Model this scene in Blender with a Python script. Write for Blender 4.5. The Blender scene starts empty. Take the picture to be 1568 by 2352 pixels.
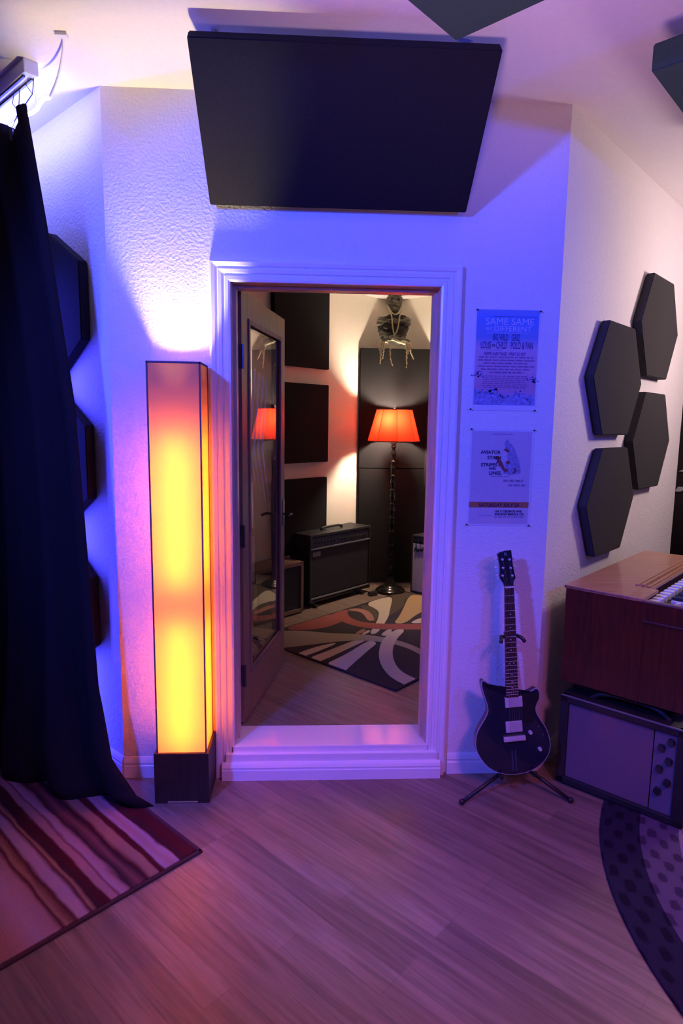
import bpy, bmesh, math, random
from mathutils import Vector, Matrix, noise
random.seed(7)
PI = math.pi; S = 2 ** -.5
SC = bpy.context.scene; COL = SC.collection

# ------------------------------------------------------------------ materials
def mat(name, col=(.5, .5, .5), rough=.6, metal=0., spec=.5, nodes=None, **kw):
    m = bpy.data.materials.new(name); m.use_nodes = True
    nt = m.node_tree; b = nt.nodes['Principled BSDF']
    b.inputs['Base Color'].default_value = (*col, 1); b.inputs['Roughness'].default_value = rough
    b.inputs['Metallic'].default_value = metal; b.inputs['Specular IOR Level'].default_value = spec
    for k, v in kw.items(): b.inputs[k].default_value = v
    if nodes: nodes(nt, b)
    return m
def tex(nt, kind, **kw):
    n = nt.nodes.new('ShaderNodeTex' + kind)
    for k, v in kw.items(): n.inputs[k.replace('_', ' ')].default_value = v
    return n
def coords(nt, rotz=0, scale=(1, 1, 1), kind='Object'):
    c = nt.nodes.new('ShaderNodeTexCoord'); m = nt.nodes.new('ShaderNodeMapping')
    m.inputs['Rotation'].default_value = (0, 0, rotz); m.inputs['Scale'].default_value = scale
    nt.links.new(c.outputs[kind], m.inputs['Vector'])
    if rotz and scale != (1, 1, 1):          # rotate first, stretch afterwards
        m.inputs['Scale'].default_value = (1, 1, 1); m2 = nt.nodes.new('ShaderNodeMapping'); m2.inputs['Scale'].default_value = scale
        nt.links.new(m.outputs[0], m2.inputs['Vector']); return m2.outputs[0]
    return m.outputs[0]
def ramp(nt, stops, interp='LINEAR'):
    r = nt.nodes.new('ShaderNodeValToRGB'); r.color_ramp.interpolation = interp
    e = r.color_ramp.elements
    while len(e) > 1: e.remove(e[0])
    e[0].position = stops[0][0]; e[0].color = (*stops[0][1], 1)
    for p, c in stops[1:]:
        q = e.new(p); q.color = (*c, 1)
    return r
def bump(nt, b, h, strength=.3, dist=.01):
    n = nt.nodes.new('ShaderNodeBump'); n.inputs['Strength'].default_value = strength; n.inputs['Distance'].default_value = dist
    nt.links.new(h, n.inputs['Height']); nt.links.new(n.outputs[0], b.inputs['Normal'])
def noisy(col, scale=60, amt=.25, bstr=.3, bdist=.004, stretch=(1, 1, 1), detail=4):
    def f(nt, b):
        v = coords(nt, 0, stretch); n = tex(nt, 'Noise', Scale=scale, Detail=detail); nt.links.new(v, n.inputs['Vector'])
        lo = tuple(c * (1 - amt) for c in col); hi = tuple(min(1, c * (1 + amt)) for c in col)
        r = ramp(nt, [(.3, lo), (.7, hi)]); nt.links.new(n.outputs['Fac'], r.inputs['Fac'])
        nt.links.new(r.outputs['Color'], b.inputs['Base Color'])
        if bstr: bump(nt, b, n.outputs['Fac'], bstr, bdist)
    return f
def nmat(name, col, rough=.6, scale=60, amt=.25, bstr=.3, bdist=.004, stretch=(1, 1, 1), **kw):
    return mat(name, col, rough, nodes=noisy(col, scale, amt, bstr, bdist, stretch), **kw)

WALL = nmat('wall_plaster', (.80, .76, .74), .75, 85, .02, .55, .006)
BOOTHWALL = nmat('booth_plaster', (.80, .74, .62), .8, 85, .02, .35, .004)
CEIL = nmat('ceiling_plaster', (.80, .76, .74), .85, 60, .02, .2, .004)
TRIM = nmat('gloss_trim_paint', (.82, .80, .82), .28, 30, .01, .03, .001)
SILL = nmat('gloss_sill_paint', (.80, .77, .77), .11, 30, .01, .05, .001, stretch=(1, 8, 1))
JAMB = nmat('jamb_wood', (.62, .47, .38), .4, 40, .08, .05, .001, stretch=(1, 1, .1))
FOAM = nmat('black_fabric_panel', (.016, .015, .016), .95, 700, .5, .4, .001, spec=.15)
GFOAM = nmat('charcoal_fabric_panel', (.045, .043, .045), .95, 700, .4, .4, .001, spec=.15)
TFOAM = nmat('slate_fabric_panel', (.045, .085, .075), .95, 500, .35, .4, .001, spec=.15)
CLOTH = nmat('black_curtain_cloth', (.019, .014, .016), .95, 500, .3, .3, .001, spec=.1)
TOLEX = nmat('black_tolex', (.018, .017, .019), .45, 900, .3, .5, .001)
GRILL = nmat('black_grille_cloth', (.022, .020, .025), .8, 900, .5, .5, .001)
SILVER = nmat('silver_grille_cloth', (.30, .26, .26), .8, 900, .35, .5, .001)
BEIGEG = nmat('pale_grille_cloth', (.15, .10, .14), .8, 700, .25, .4, .001)
METAL = mat('brushed_metal', (.55, .55, .56), .3, 1.)
DMETAL = mat('dark_metal', (.10, .10, .11), .35, .9)
CHROME = mat('chrome', (.8, .8, .82), .15, 1.)
BLACK = mat('black_plastic', (.012, .012, .014), .4)
WHITEP = mat('white_plastic', (.75, .73, .76), .4)
BRONZE = mat('dark_bronze', (.022, .018, .016), .2, .5)

def wood(name, dark, light, rough=.4, sc=6, stretch=(1, 14, 1), rotz=0, coat=0.):
    def f(nt, b):
        v = coords(nt, rotz, stretch); n = tex(nt, 'Noise', Scale=sc, Detail=8, Distortion=.6); nt.links.new(v, n.inputs['Vector'])
        r = ramp(nt, [(.3, dark), (.7, light)]); nt.links.new(n.outputs['Fac'], r.inputs['Fac'])
        nt.links.new(r.outputs['Color'], b.inputs['Base Color']); bump(nt, b, n.outputs['Fac'], .06, .002)
        b.inputs['Coat Weight'].default_value = coat
    return mat(name, light, rough, nodes=f)
DOORW = wood('door_wood', (.20, .105, .06), (.30, .17, .10), .4, 5, (14, 14, 1))
ORGANW = wood('organ_walnut', (.045, .009, .006), (.09, .018, .009), .3, 5, (14, 14, 1), 0, .3)
ORGANT = wood('organ_walnut_lit', (.36, .17, .09), (.48, .24, .13), .35, 6, (1, 12, 1), PI / 4, .2)  # paler copy of the case walnut, light falling on the top put into its colour
CABW = wood('cabinet_wood', (.17, .10, .07), (.25, .155, .105), .5, 6, (12, 1, 1))
DARKW = wood('lamp_base_wood', (.022, .012, .010), (.04, .022, .016), .45, 6, (10, 10, 1))

def floor_nodes(nt, b):
    v = coords(nt, PI / 4)
    def brick(c1, c2, mo):
        k = nt.nodes.new('ShaderNodeTexBrick'); k.offset = .37; k.offset_frequency = 3; k.squash = 1
        for kk, vv in {'Color1': c1, 'Color2': c2, 'Mortar': mo}.items(): k.inputs[kk].default_value = (*vv, 1)
        k.inputs['Scale'].default_value = 1; k.inputs['Mortar Size'].default_value = .0013; k.inputs['Mortar Smooth'].default_value = .3
        k.inputs['Brick Width'].default_value = .92; k.inputs['Row Height'].default_value = .095; k.inputs['Bias'].default_value = 0
        nt.links.new(v, k.inputs['Vector']); return k
    k = brick((.20, .138, .108), (.30, .21, .165), (.21, .147, .115))
    v2 = coords(nt, PI / 4, (.9, 16, 1)); n = tex(nt, 'Noise', Scale=2.2, Detail=8, Roughness=.6, Distortion=.8); nt.links.new(v2, n.inputs['Vector'])
    r = ramp(nt, [(.25, (.42, .36, .34)), (.5, (.8, .78, .77)), (.62, (1, 1, 1)), (.8, (1.0, 1.0, 1.0))]); nt.links.new(n.outputs['Fac'], r.inputs['Fac'])
    mx = nt.nodes.new('ShaderNodeMix'); mx.data_type = 'RGBA'; mx.blend_type = 'MULTIPLY'; mx.inputs[0].default_value = .9
    nt.links.new(k.outputs['Color'], mx.inputs[6]); nt.links.new(r.outputs['Color'], mx.inputs[7])
    nt.links.new(mx.outputs[2], b.inputs['Base Color'])
    bump(nt, b, n.outputs['Fac'], .12, .002)
FLOOR = mat('laminate_planks', (.3, .2, .15), .38, nodes=floor_nodes)

def emis(name, col, s):
    m = bpy.data.materials.new(name); m.use_nodes = True; nt = m.node_tree; nt.nodes.clear()
    o = nt.nodes.new('ShaderNodeOutputMaterial'); e = nt.nodes.new('ShaderNodeEmission')
    e.inputs[0].default_value = (*col, 1); e.inputs[1].default_value = s; nt.links.new(e.outputs[0], o.inputs[0]); return m
def shade_mat(name, diff, trans, mixf, weave=0.):
    m = bpy.data.materials.new(name); m.use_nodes = True; nt = m.node_tree; nt.nodes.clear()
    o = nt.nodes.new('ShaderNodeOutputMaterial'); d = nt.nodes.new('ShaderNodeBsdfDiffuse'); t = nt.nodes.new('ShaderNodeBsdfTranslucent')
    x = nt.nodes.new('ShaderNodeMixShader'); x.inputs[0].default_value = mixf
    d.inputs[0].default_value = (*diff, 1); t.inputs[0].default_value = (*trans, 1)
    if weave:
        v = coords(nt, 0, (1, 1, 6)); n = tex(nt, 'Noise', Scale=70, Detail=5, Roughness=.7); nt.links.new(v, n.inputs['Vector'])
        r = ramp(nt, [(.35, tuple(c * (1 - weave) for c in trans)), (.6, trans)]); nt.links.new(n.outputs['Fac'], r.inputs['Fac'])
        nt.links.new(r.outputs[0], t.inputs[0])
    nt.links.new(d.outputs[0], x.inputs[1]); nt.links.new(t.outputs[0], x.inputs[2]); nt.links.new(x.outputs[0], o.inputs[0]); return m
def glass_mat():
    return mat('door_glass', (1, 1, 1), .01, **{'Transmission Weight': 1.0, 'IOR': 1.5})
GLASS = glass_mat()

# ------------------------------------------------------------------ builders
INV = {}
def thing(name, label, cat, loc=(0, 0, 0), rotz=0, group=None, rot=None):
    o = bpy.data.objects.new(name, None); COL.objects.link(o); o.empty_display_size = .1
    o.location = loc; o.rotation_euler = rot if rot else (0, 0, rotz)
    INV[o.name] = (Matrix.Translation(loc) @ o.rotation_euler.to_matrix().to_4x4()).inverted()
    return tag(o, label, cat, group)
def tag(o, label=None, cat=None, group=None, kind=None):
    if label: o['label'] = label
    if cat: o['category'] = cat
    if group: o['group'] = group
    if kind: o['kind'] = kind
    return o
def obj(name, bm, m, parent=None, world=True, smooth=False, label=None):
    me = bpy.data.meshes.new(name)
    if parent is not None and world and parent.name in INV: bm.transform(INV[parent.name])
    bmesh.ops.recalc_face_normals(bm, faces=bm.faces) if not getattr(bm, 'tag_', 0) else None
    bm.to_mesh(me); bm.free()
    for x in (m if isinstance(m, (list, tuple)) else [m]): me.materials.append(x)
    for p in me.polygons: p.use_smooth = smooth
    o = bpy.data.objects.new(name, me); COL.objects.link(o)
    if parent is not None:
        o.parent = parent
        if parent.name in INV and parent.type != 'EMPTY': pass
        if parent.type == 'EMPTY' or parent.name in INV: INV[o.name] = INV[parent.name]
    if label: o['label'] = label
    return o
def struct(name, bm, m, parent=None, label=None, **kw):
    o = obj(name, bm, m, parent, **kw)
    if parent is None: o['kind'] = 'structure'
    if label: o['label'] = label
    return o
def B(): return bmesh.new()
def quadprism(bm, poly, h, d, mi=0):
    """poly: list of 3d points (one face), extruded by vector d"""
    d = Vector(d); a = [bm.verts.new(p) for p in poly]; b = [bm.verts.new(Vector(p) + d) for p in poly]
    n = len(a); fs = [bm.faces.new(a), bm.faces.new(b[::-1])]
    for i in range(n): fs.append(bm.faces.new((a[i], b[i], b[(i + 1) % n], a[(i + 1) % n])))
    for f in fs: f.material_index = mi
    return fs
def box(bm, c0, c1, M=None, bev=0, mi=0):
    r = bmesh.ops.create_cube(bm, size=1)
    vs = r['verts']
    for v in vs:
        v.co = Vector([c0[i] + (v.co[i] + .5) * (c1[i] - c0[i]) for i in range(3)])
    if bev:
        es = list({e for v in vs for e in v.link_edges})
        rr = bmesh.ops.bevel(bm, geom=es, offset=bev, segments=2, affect='EDGES', profile=.6)
        vs = list({v for f in rr['faces'] for v in f.verts} | {v for v in vs if v.is_valid})
    fs = {f for v in vs for f in v.link_faces}
    for f in fs: f.material_index = mi
    if M is not None:
        allv = {v for f in fs for v in f.verts}
        bmesh.ops.transform(bm, matrix=M, verts=list(allv))
def tube(bm, pts, r, seg=8, mi=0, caps=True):
    pts = [Vector(p) for p in pts]; n = len(pts); rs = r if isinstance(r, (list, tuple)) else [r] * n
    rings = []
    prev = None
    for i, p in enumerate(pts):
        t = (pts[min(i + 1, n - 1)] - pts[max(i - 1, 0)]).normalized()
        if prev is None:
            a = t.orthogonal().normalized()
        else:
            a = (prev - t * prev.dot(t)).normalized()
        prev = a; b = t.cross(a)
        rings.append([bm.verts.new(p + (a * math.cos(2 * PI * k / seg) + b * math.sin(2 * PI * k / seg)) * rs[i]) for k in range(seg)])
    for i in range(n - 1):
        for k in range(seg):
            f = bm.faces.new((rings[i][k], rings[i][(k + 1) % seg], rings[i + 1][(k + 1) % seg], rings[i + 1][k])); f.material_index = mi
    if caps:
        f = bm.faces.new(rings[0][::-1]); f.material_index = mi; f = bm.faces.new(rings[-1]); f.material_index = mi
def lathe(bm, prof, c=(0, 0, 0), seg=24, phase=0, mi=0, caps=True):
    rings = []
    for r, z in prof:
        rings.append([bm.verts.new((c[0] + r * math.cos(phase + 2 * PI * k / seg), c[1] + r * math.sin(phase + 2 * PI * k / seg), c[2] + z)) for k in range(seg)])
    for i in range(len(rings) - 1):
        for k in range(seg):
            f = bm.faces.new((rings[i][k], rings[i][(k + 1) % seg], rings[i + 1][(k + 1) % seg], rings[i + 1][k])); f.material_index = mi
    if caps:
        bm.faces.new(rings[0][::-1]).material_index = mi; bm.faces.new(rings[-1]).material_index = mi
def smoothpoly(pts, it=2, closed=True):
    for _ in range(it):
        q = []; n = len(pts)
        for i in range(n if closed else n - 1):
            a, b = pts[i], pts[(i + 1) % n]
            q.append(tuple(a[k] * .75 + b[k] * .25 for k in range(len(a)))); q.append(tuple(a[k] * .25 + b[k] * .75 for k in range(len(a))))
        if not closed: q = [pts[0]] + q + [pts[-1]]
        pts = q
    return pts
def FR(o, x, y, z=None):
    """frame matrix: origin, x axis, y axis"""
    x = Vector(x).normalized(); y = Vector(y).normalized(); z = x.cross(y)
    return Matrix(((x[0], y[0], z[0], o[0]), (x[1], y[1], z[1], o[1]), (x[2], y[2], z[2], o[2]), (0, 0, 0, 1)))
def RW(t, u, z): return Vector((.985 + S * t + S * u, S * t - S * u, z))       # right wall: along, out, up
def LW(t, u, z): return Vector((-.97 - S * t - S * u, S * t - S * u, z))       # left wall
H = 3.008; G = .155                                                          # ceiling and booth floor heights

# ------------------------------------------------------------------ the setting
bm = B()
quadprism(bm, [(-6, -6.5, 0), (7, -6.5, 0), (7, 5, 0), (-6, 5, 0)], 0, (0, 0, -.1)); struct('floor', bm, FLOOR)
# booth floor slab
A0 = (-.455, .0); booth_poly = [(-.45, .19), (-.57, .19)]
IL = lambda t: (-.76 - t * S, t * S)                        # inner left wall  x+y=-.76
apex = (.635, 3.29)
def xl(c, d):  # intersection of x+y=c with y-x=d
    return ((c - d) / 2, (c + d) / 2)
p_l0 = (-.95, .19); p_l1 = xl(-.76, 2.655); p_r0 = (.785 + .19, .19); p_r1 = ((3.925 + .785) / 2, (3.925 - .785) / 2)
bpoly = [(-.95, .19), p_l1, apex, p_r1, (.975, .19)]
bm = B(); quadprism(bm, [(x, y, G) for x, y in bpoly], 0, (0, 0, -.15)); struct('floor.001', bm, FLOOR)
bm = B(); quadprism(bm, [(x, y, 2.80) for x, y in bpoly], 0, (0, 0, .1)); struct('ceiling.001', bm, CEIL)
bm = B(); quadprism(bm, [(-6, -6.5, H), (7, -6.5, H), (7, 5, H), (-6, 5, H)], 0, (0, 0, .1)); struct('ceiling', bm, CEIL)
# front wall with opening  x -.455...455, z up to 2.262
OX = .468; OZ = 2.285
bm = B()
quadprism(bm, [(-.97, 0, 0), (-OX, 0, 0), (-OX, 0, H), (-.97, 0, H)], 0, (0, .19, 0))
quadprism(bm, [(OX, 0, 0), (.985, 0, 0), (.985, 0, H), (OX, 0, H)], 0, (0, .19, 0))
quadprism(bm, [(-OX, 0, OZ), (OX, 0, OZ), (OX, 0, H), (-OX, 0, H)], 0, (0, .19, 0))
struct('wall_front', bm, WALL)
# left chamfer wall of the booth (runs away at 45 deg), then building wall
def wallseg(name, a, b, thick, z0, z1, m):
    a = Vector((*a, 0)); b = Vector((*b, 0)); d = (b - a).normalized(); n = Vector((-d.y, d.x, 0)) * thick
    bm = B(); quadprism(bm, [(a.x, a.y, z0), (b.x, b.y, z0), (b.x, b.y, z1), (a.x, a.y, z1)], 0, n); return struct(name, bm, m)
ol1 = xl(-.97, 2.655)
wallseg('wall_left', (-.97, 0), ol1, -.148, 0, H, WALL)
or1 = ((3.925 + .985) / 2, (3.925 - .985) / 2)
wallseg('wall_right', (.985, 0), or1, .14, 0, H, WALL)
wallseg('wall_back', (-5.2, -2.545), (.635, 3.29), .15, 0, H, WALL)
wallseg('wall_back.001', (.635, 3.29), (6.5, -2.575), .15, 0, H, WALL)
# warm booth lining on the two far walls, the two side walls and the door wall's inner side
wallseg('wall_booth_left', (p_l1[0] , p_l1[1]-.012), (apex[0], apex[1]-.012), .006, G, 2.80, BOOTHWALL)
wallseg('wall_booth_right', (apex[0], apex[1]-.012), (p_r1[0], p_r1[1]-.012), .006, G, 2.80, BOOTHWALL)

def baseboard(name, a, b, n, z0=0, h=.10, m=TRIM, d=.014):
    """moulded baseboard from a to b; n = outward normal"""
    a = Vector((*a, z0)); b = Vector((*b, z0)); n = Vector((*n, 0))
    prof = [(0, 0), (d, 0), (d, h * .58), (d * .8, h * .62), (d * .8, h * .70), (d * .95, h * .74), (d * .6, h * .90), (d * .3, h), (0, h)]
    bm = B(); pa = [bm.verts.new(a + n * x + Vector((0, 0, z))) for x, z in prof]; pb = [bm.verts.new(b + n * x + Vector((0, 0, z))) for x, z in prof]
    k = len(prof); bm.faces.new(pa); bm.faces.new(pb[::-1])
    for i in range(k): bm.faces.new((pa[i], pb[i], pb[(i + 1) % k], pa[(i + 1) % k]))
    return struct(name, bm, m)
baseboard('baseboard_front', (-.97, 0), (-.545, 0), (0, -1))
baseboard('baseboard_front.001', (.56, 0), (.985, 0), (0, -1))
baseboard('baseboard_left', (-.97, 0), ol1, (-S, -S))
baseboard('baseboard_right', (.985, 0), or1, (S, -S))
baseboard('baseboard_booth', (p_l1[0] + .012, p_l1[1]), (apex[0], apex[1] - .012), (S, -S), G)
baseboard('baseboard_booth.001', (apex[0], apex[1] - .012), (p_r1[0] - .01, p_r1[1] - .002), (-S, -S), G)

# casing: mitred moulding around the opening. profile (offset outward from inner edge, thickness)
cas = [(0, 0), (0, .012), (.008, .016), (.022, .016), (.026, .011), (.032, .011), (.036, .018), (.050, .020), (.054, .015), (.060, .015), (.064, .022), (.078, .026), (.086, .024), (.088, .018), (.088, 0)]
def casing(name, path):
    bm = B(); rings = []
    for (x, z), (ox, oz) in path:
        rings.append([bm.verts.new((x + ox * o, -t, z + oz * o)) for o, t in cas])
    k = len(cas)
    for i in range(len(rings) - 1):
        for j in range(k - 1): bm.faces.new((rings[i][j], rings[i][j + 1], rings[i + 1][j + 1], rings[i + 1][j]))
    bm.faces.new(rings[0]); bm.faces.new(rings[-1][::-1]); return struct(name, bm, TRIM)
casing('trim_1', [((-.452, 0), (-1, 0)), ((-.452, 2.255), (-1, 1))])
casing('trim_2', [((-.452, 2.255), (-1, 1)), ((.455, 2.255), (1, 1))])
casing('trim_3', [((.455, 2.255), (1, 1)), ((.455, 0), (1, 0))])
# jamb lining with rebate and seal line
bm = B()
box(bm, (-OX, .0, G), (-.450, .19, OZ)); box(bm, (.452, .0, G), (OX, .19, OZ)); box(bm, (-.45, .0, 2.257), (.452, .19, OZ))
jm = struct('trim_4', bm, JAMB)
bm = B()
for x0, x1 in ((-.4505, -.436), (.438, .4525)): box(bm, (x0, .06, G), (x1, .125, 2.257))
box(bm, (-.436, .06, 2.243), (.438, .125, 2.257)); struct('trim_5', bm, JAMB)
bm = B()
for x0, x1 in ((.446, .4525),): box(bm, (x0, .125, G), (x1, .133, 2.25))
box(bm, (-.436, .125, 2.249), (.446, .133, 2.2565)); struct('trim_6', bm, BLACK)
# raised sill with nosing, apron and base moulding
bm = B(); box(bm, (-.470, -.016, .118), (.470, .19, .154), bev=.005); struct('trim_7', bm, SILL)
bm = B(); box(bm, (-.492, -.034, 0), (.505, -.002, .122), bev=.003); struct('trim_8', bm, TRIM)
for nm, a, b, n in (('trim_9', (-.508, -.034), (.52, -.034), (0, -1)),):
    baseboard(nm, a, b, n, 0, .085, TRIM, .018)

# ------------------------------------------------------------------ booth door (opened inwards)
DA = .18 + .02
dd = Vector((math.sin(DA), math.cos(DA), 0)); dn = Vector((dd.y, -dd.x, 0))     # along leaf; face normal towards +x
DM = FR((-.428, .195, 0), dd, -dn)                                            # local x along leaf, y thickness away (towards -x), z = x cross y
# make z up
DM = FR((-.428, .195, 0), dd, -dn)
if DM.col[2][2] < 0: DM = DM @ Matrix.Diagonal((1, 1, -1, 1))
L = .83; T = .05; Z0 = G + .012; Z1 = 2.262
door = B()
def dbox(bm, a, b, bev=0): box(bm, a, b, DM, bev)
st = .115; gb = .40; gt = 2.14
dbox(door, (0, 0, Z0), (st, T, Z1)); dbox(door, (L - .095, 0, Z0), (L, T, Z1)); dbox(door, (st, 0, gt), (L - .095, T, Z1)); dbox(door, (st, 0, Z0), (L - .095, T, gb))
d1 = struct('door_1', door, DOORW); d1['label'] = 'brown wooden glazed booth door swung open into the booth'
bm = B(); x0, x1 = st, L - .095
for y0, y1 in ((-.006, .004), (T - .004, T + .006)):
    for a, b in (((x0 - .012, y0, gb - .012), (x1 + .012, y1, gb + .014)), ((x0 - .012, y0, gt - .014), (x1 + .012, y1, gt + .012)), ((x0 - .012, y0, gb), (x0 + .014, y1, gt)), ((x1 - .014, y0, gb), (x1 + .012, y1, gt))):
        dbox(bm, a, b, .003)
o = obj('glazing_bead', bm, CABW, d1)
bm = B(); dbox(bm, (x0 - .003, .010, gb - .003), (x1 + .003, .016, gt + .003)); obj('glass_pane', bm, GLASS, d1)
for zz in (1.965, 1.12, .415):
    bm = B(); dbox(bm, (-.0025, .006, zz - .055), (.0002, T - .004, zz + .055)); tube(bm, [DM @ Vector((-.004, -.006, zz - .055)), DM @ Vector((-.004, -.006, zz + .055))], .007)
    obj('hinge', bm, DMETAL, d1)
bm = B()
for sgn, y in ((-1, 0), (1, T)):
    c = DM @ Vector((L - .05, y, 1.12)); n = -dn * sgn
    box(bm, (L - .075, y - (.008 if sgn < 0 else 0), 1.05), (L - .025, y + (.008 if sgn > 0 else 0), 1.21), DM, .002)
    tube(bm, [c, c + n * .055, c + n * .058 - dd * .075], .008)
obj('door_handle', bm, DMETAL, d1, smooth=True)
# pale translucent strokes on the pane
STROKE = mat('pale_strokes', (.75, .72, .85), .6, **{'Alpha': .38})
bm = B()
for k in range(4):
    xx = .235 + k * .075; zt = 1.93 - k * .012; w = .028
    pth = [(xx, zt, xx + w), (xx - .10, 1.53, xx - .10 + w), (xx + .01 + .02 * k, 1.36 - .06 * k, xx + .01 + .02 * k + .004)]
    ls = [bm.verts.new(DM @ Vector((a, -.0 + .0092, z))) for a, z, c in pth]; rs = [bm.verts.new(DM @ Vector((c, .0092, z))) for a, z, c in pth]
    for i in range(2): bm.faces.new((ls[i], rs[i], rs[i + 1], ls[i + 1]))
obj('pane_strokes', bm, STROKE, d1, label='pale slanting strokes on the glass')

# ------------------------------------------------------------------ fabric panels
def hexpanel(fr, t, z, pointy, label, group, m, th=.05):
    """fr: wall frame function"""
    if pointy: vs = [(0, .33), (.286, .165), (.286, -.165), (0, -.33), (-.286, -.165), (-.286, .165)]
    else: vs = [(-.185, .28), (.185, .28), (.35, 0), (.185, -.28), (-.185, -.28), (-.35, 0)]
    c = fr(t, 0, z); o = thing('acoustic_panel', label, 'acoustic panel', tuple(c), 0, group)
    bm = B(); e = .004
    fs = quadprism(bm, [fr(t + a, .006, z + b) for a, b in vs], 0, fr(t, th, z) - fr(t, .006, z))
    bmesh.ops.bevel(bm, geom=[x for x in bm.edges], offset=e, segments=2, affect='EDGES')
    obj('foam_face', bm, m, o)
    bm = B(); quadprism(bm, [fr(t + a * .6, 0, z + b * .6) for a, b in vs], 0, fr(t, .006, z) - fr(t, 0, z)); obj('backing_board', bm, BLACK, o)
HX = [(.655, 1.904, 'charcoal hexagonal wall panel second from the top, upper left of the cluster'),
      (1.27, 2.235, 'topmost charcoal hexagonal panel on the right wall'),
      (1.28, 1.587, 'yellow-lit charcoal hexagonal panel nearest the dark tapestry'),
      (.672, 1.277, 'lowest charcoal hexagonal panel directly above the organ')]
for t, z, l in HX: hexpanel(RW, t, z, False, l, 'hexagonal panels on the right wall', GFOAM)
for t, z, l in ((.436, 2.18, 'uppermost black hexagonal panel peeking out behind the curtain'), (.436, 1.475, 'middle black hexagonal panel half hidden behind the curtain'), (.45, .775, 'lowest black hexagonal panel behind the curtain edge')):
    hexpanel(LW, t, z, True, l, 'hexagonal panels behind the curtain', FOAM)

def slab(name, c, ex, ey, n, label, group, m, board=True):
    """rectangular panel: corner c, edge vectors, thickness vector n"""
    c, ex, ey, n = map(Vector, (c, ex, ey, n))
    o = thing(name, label, 'acoustic panel', tuple(c + ex / 2 + ey / 2), 0, group)
    bm = B(); quadprism(bm, [c, c + ex, c + ex + ey, c + ey], 0, n * .94)
    bmesh.ops.bevel(bm, geom=list(bm.edges), offset=.004, segments=2, affect='EDGES'); obj('fabric_face', bm, m, o)
    bm = B(); q = c + n * .93; quadprism(bm, [q + (ex + ey) * .06, q + ex * .94 + ey * .06, q + (ex + ey) * .94, q + ex * .06 + ey * .94], 0, n * .07); obj('backing_frame', bm, BLACK, o)
    return o
# big tilted panel over the door: faces the room, leans from wall to ceiling
tilt = slab('acoustic_panel', (-.526, -.045, 2.548), (1.066, 0, 0), (0, -.455, .385), (0, .033, .039), 'large black rectangular panel leaning out above the door', None, FOAM)
bm = B()
for x in (-.45, .45):
    bm = B(); tube(bm, [(x, -.44, 2.925), (x, -.40, H - .001)], .003); lathe(bm, [(.012, -.012), (.012, 0)], (x, -.40, H), 10)
    obj('hanging_wire', bm, METAL, tilt)
    bm = B(); tube(bm, [(x, -.03, 2.60), (x, 0.0, 2.62)], .004); obj('wall_bracket', bm, METAL, tilt)
# two horizontal panels hung under the ceiling
def cloud(tip, a, b, z, th, label):
    tip = Vector((*tip, z)); a = Vector((*a, 0)); b = Vector((*b, 0))
    o = slab('ceiling_panel', tip, a, b, (0, 0, th), label, 'panels hung under the ceiling', TFOAM)
    bm = B()
    for f, g in ((.15, .15), (.85, .15), (.15, .85), (.85, .85)):
        bm = B(); p = tip + a * f + b * g; tube(bm, [p + Vector((0, 0, th * .9)), (p.x, p.y, H)], .003); lathe(bm, [(.014, -.01), (.014, 0)], (p.x, p.y, H), 10)
        obj('hanging_wire', bm, METAL, o)
cloud((.32, -.775), (-.86, -.86), (.43, -.43), 2.80, .05, 'dark slate hanging ceiling panel with its corner pointing at the door')
cloud((.982, -.66), (.86, .86), (.43, -.43), 2.80, .088, 'dark slate hanging ceiling panel over the organ')

# inside the booth: panels on the far left wall (y-x=2.643), the corner pair and one on the far right wall
def FL(t, u, z): return Vector((.635 - t * S + u * S, 3.278 - t * S - u * S, z))
def FRW(t, u, z): return Vector((.635 + t * S - u * S, 3.278 - t * S - u * S, z))
def wallslab(fr, t0, t1, z0, z1, th, label, group):
    c = fr(t0, th, z0); return slab('acoustic_panel', c, fr(t1, th, z0) - c, Vector((0, 0, z1 - z0)), fr(t0, 0, z0) - c, label, group, FOAM)
g = 'square black panels on the booth wall'
wallslab(FL, .885, 1.5, 2.112, 2.74, .05, 'topmost square black panel on the cream booth wall beside the door glass', g)
wallslab(FL, .885, 1.5, 1.337, 1.982, .05, 'middle square black panel on the booth wall level with the red lampshade', g)
wallslab(FL, .895, 1.5, .58, 1.205, .05, 'lowest square black panel, just above the big amplifier', g)
wallslab(FRW, .465, 1.05, 1.10, 1.75, .05, 'thin edge of a black panel on the booth wall right of the red lamp', None)
slab('bass_trap', (.335, 2.93, .19), (.62, 0, 0), (0, 0, 1.068), (0, .055, 0), 'tall black corner panel standing behind the red lamp, lower of two', 'corner panels behind the red lamp', FOAM)
slab('bass_trap', (.330, 2.93, 1.262), (.63, 0, 0), (0, 0, 1.07), (0, .055, 0), 'tall black corner panel behind the red lampshade, upper of two', 'corner panels behind the red lamp', FOAM)
bm = B(); box(bm, (.345, 2.935, G), (.945, 2.98, .19)); o = obj('bass_trap_plinth', bm, nmat('plinth_paint', (.5, .42, .36), .6)); tag(o, 'low pale plinth board under the black corner panels', 'plinth')

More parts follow.
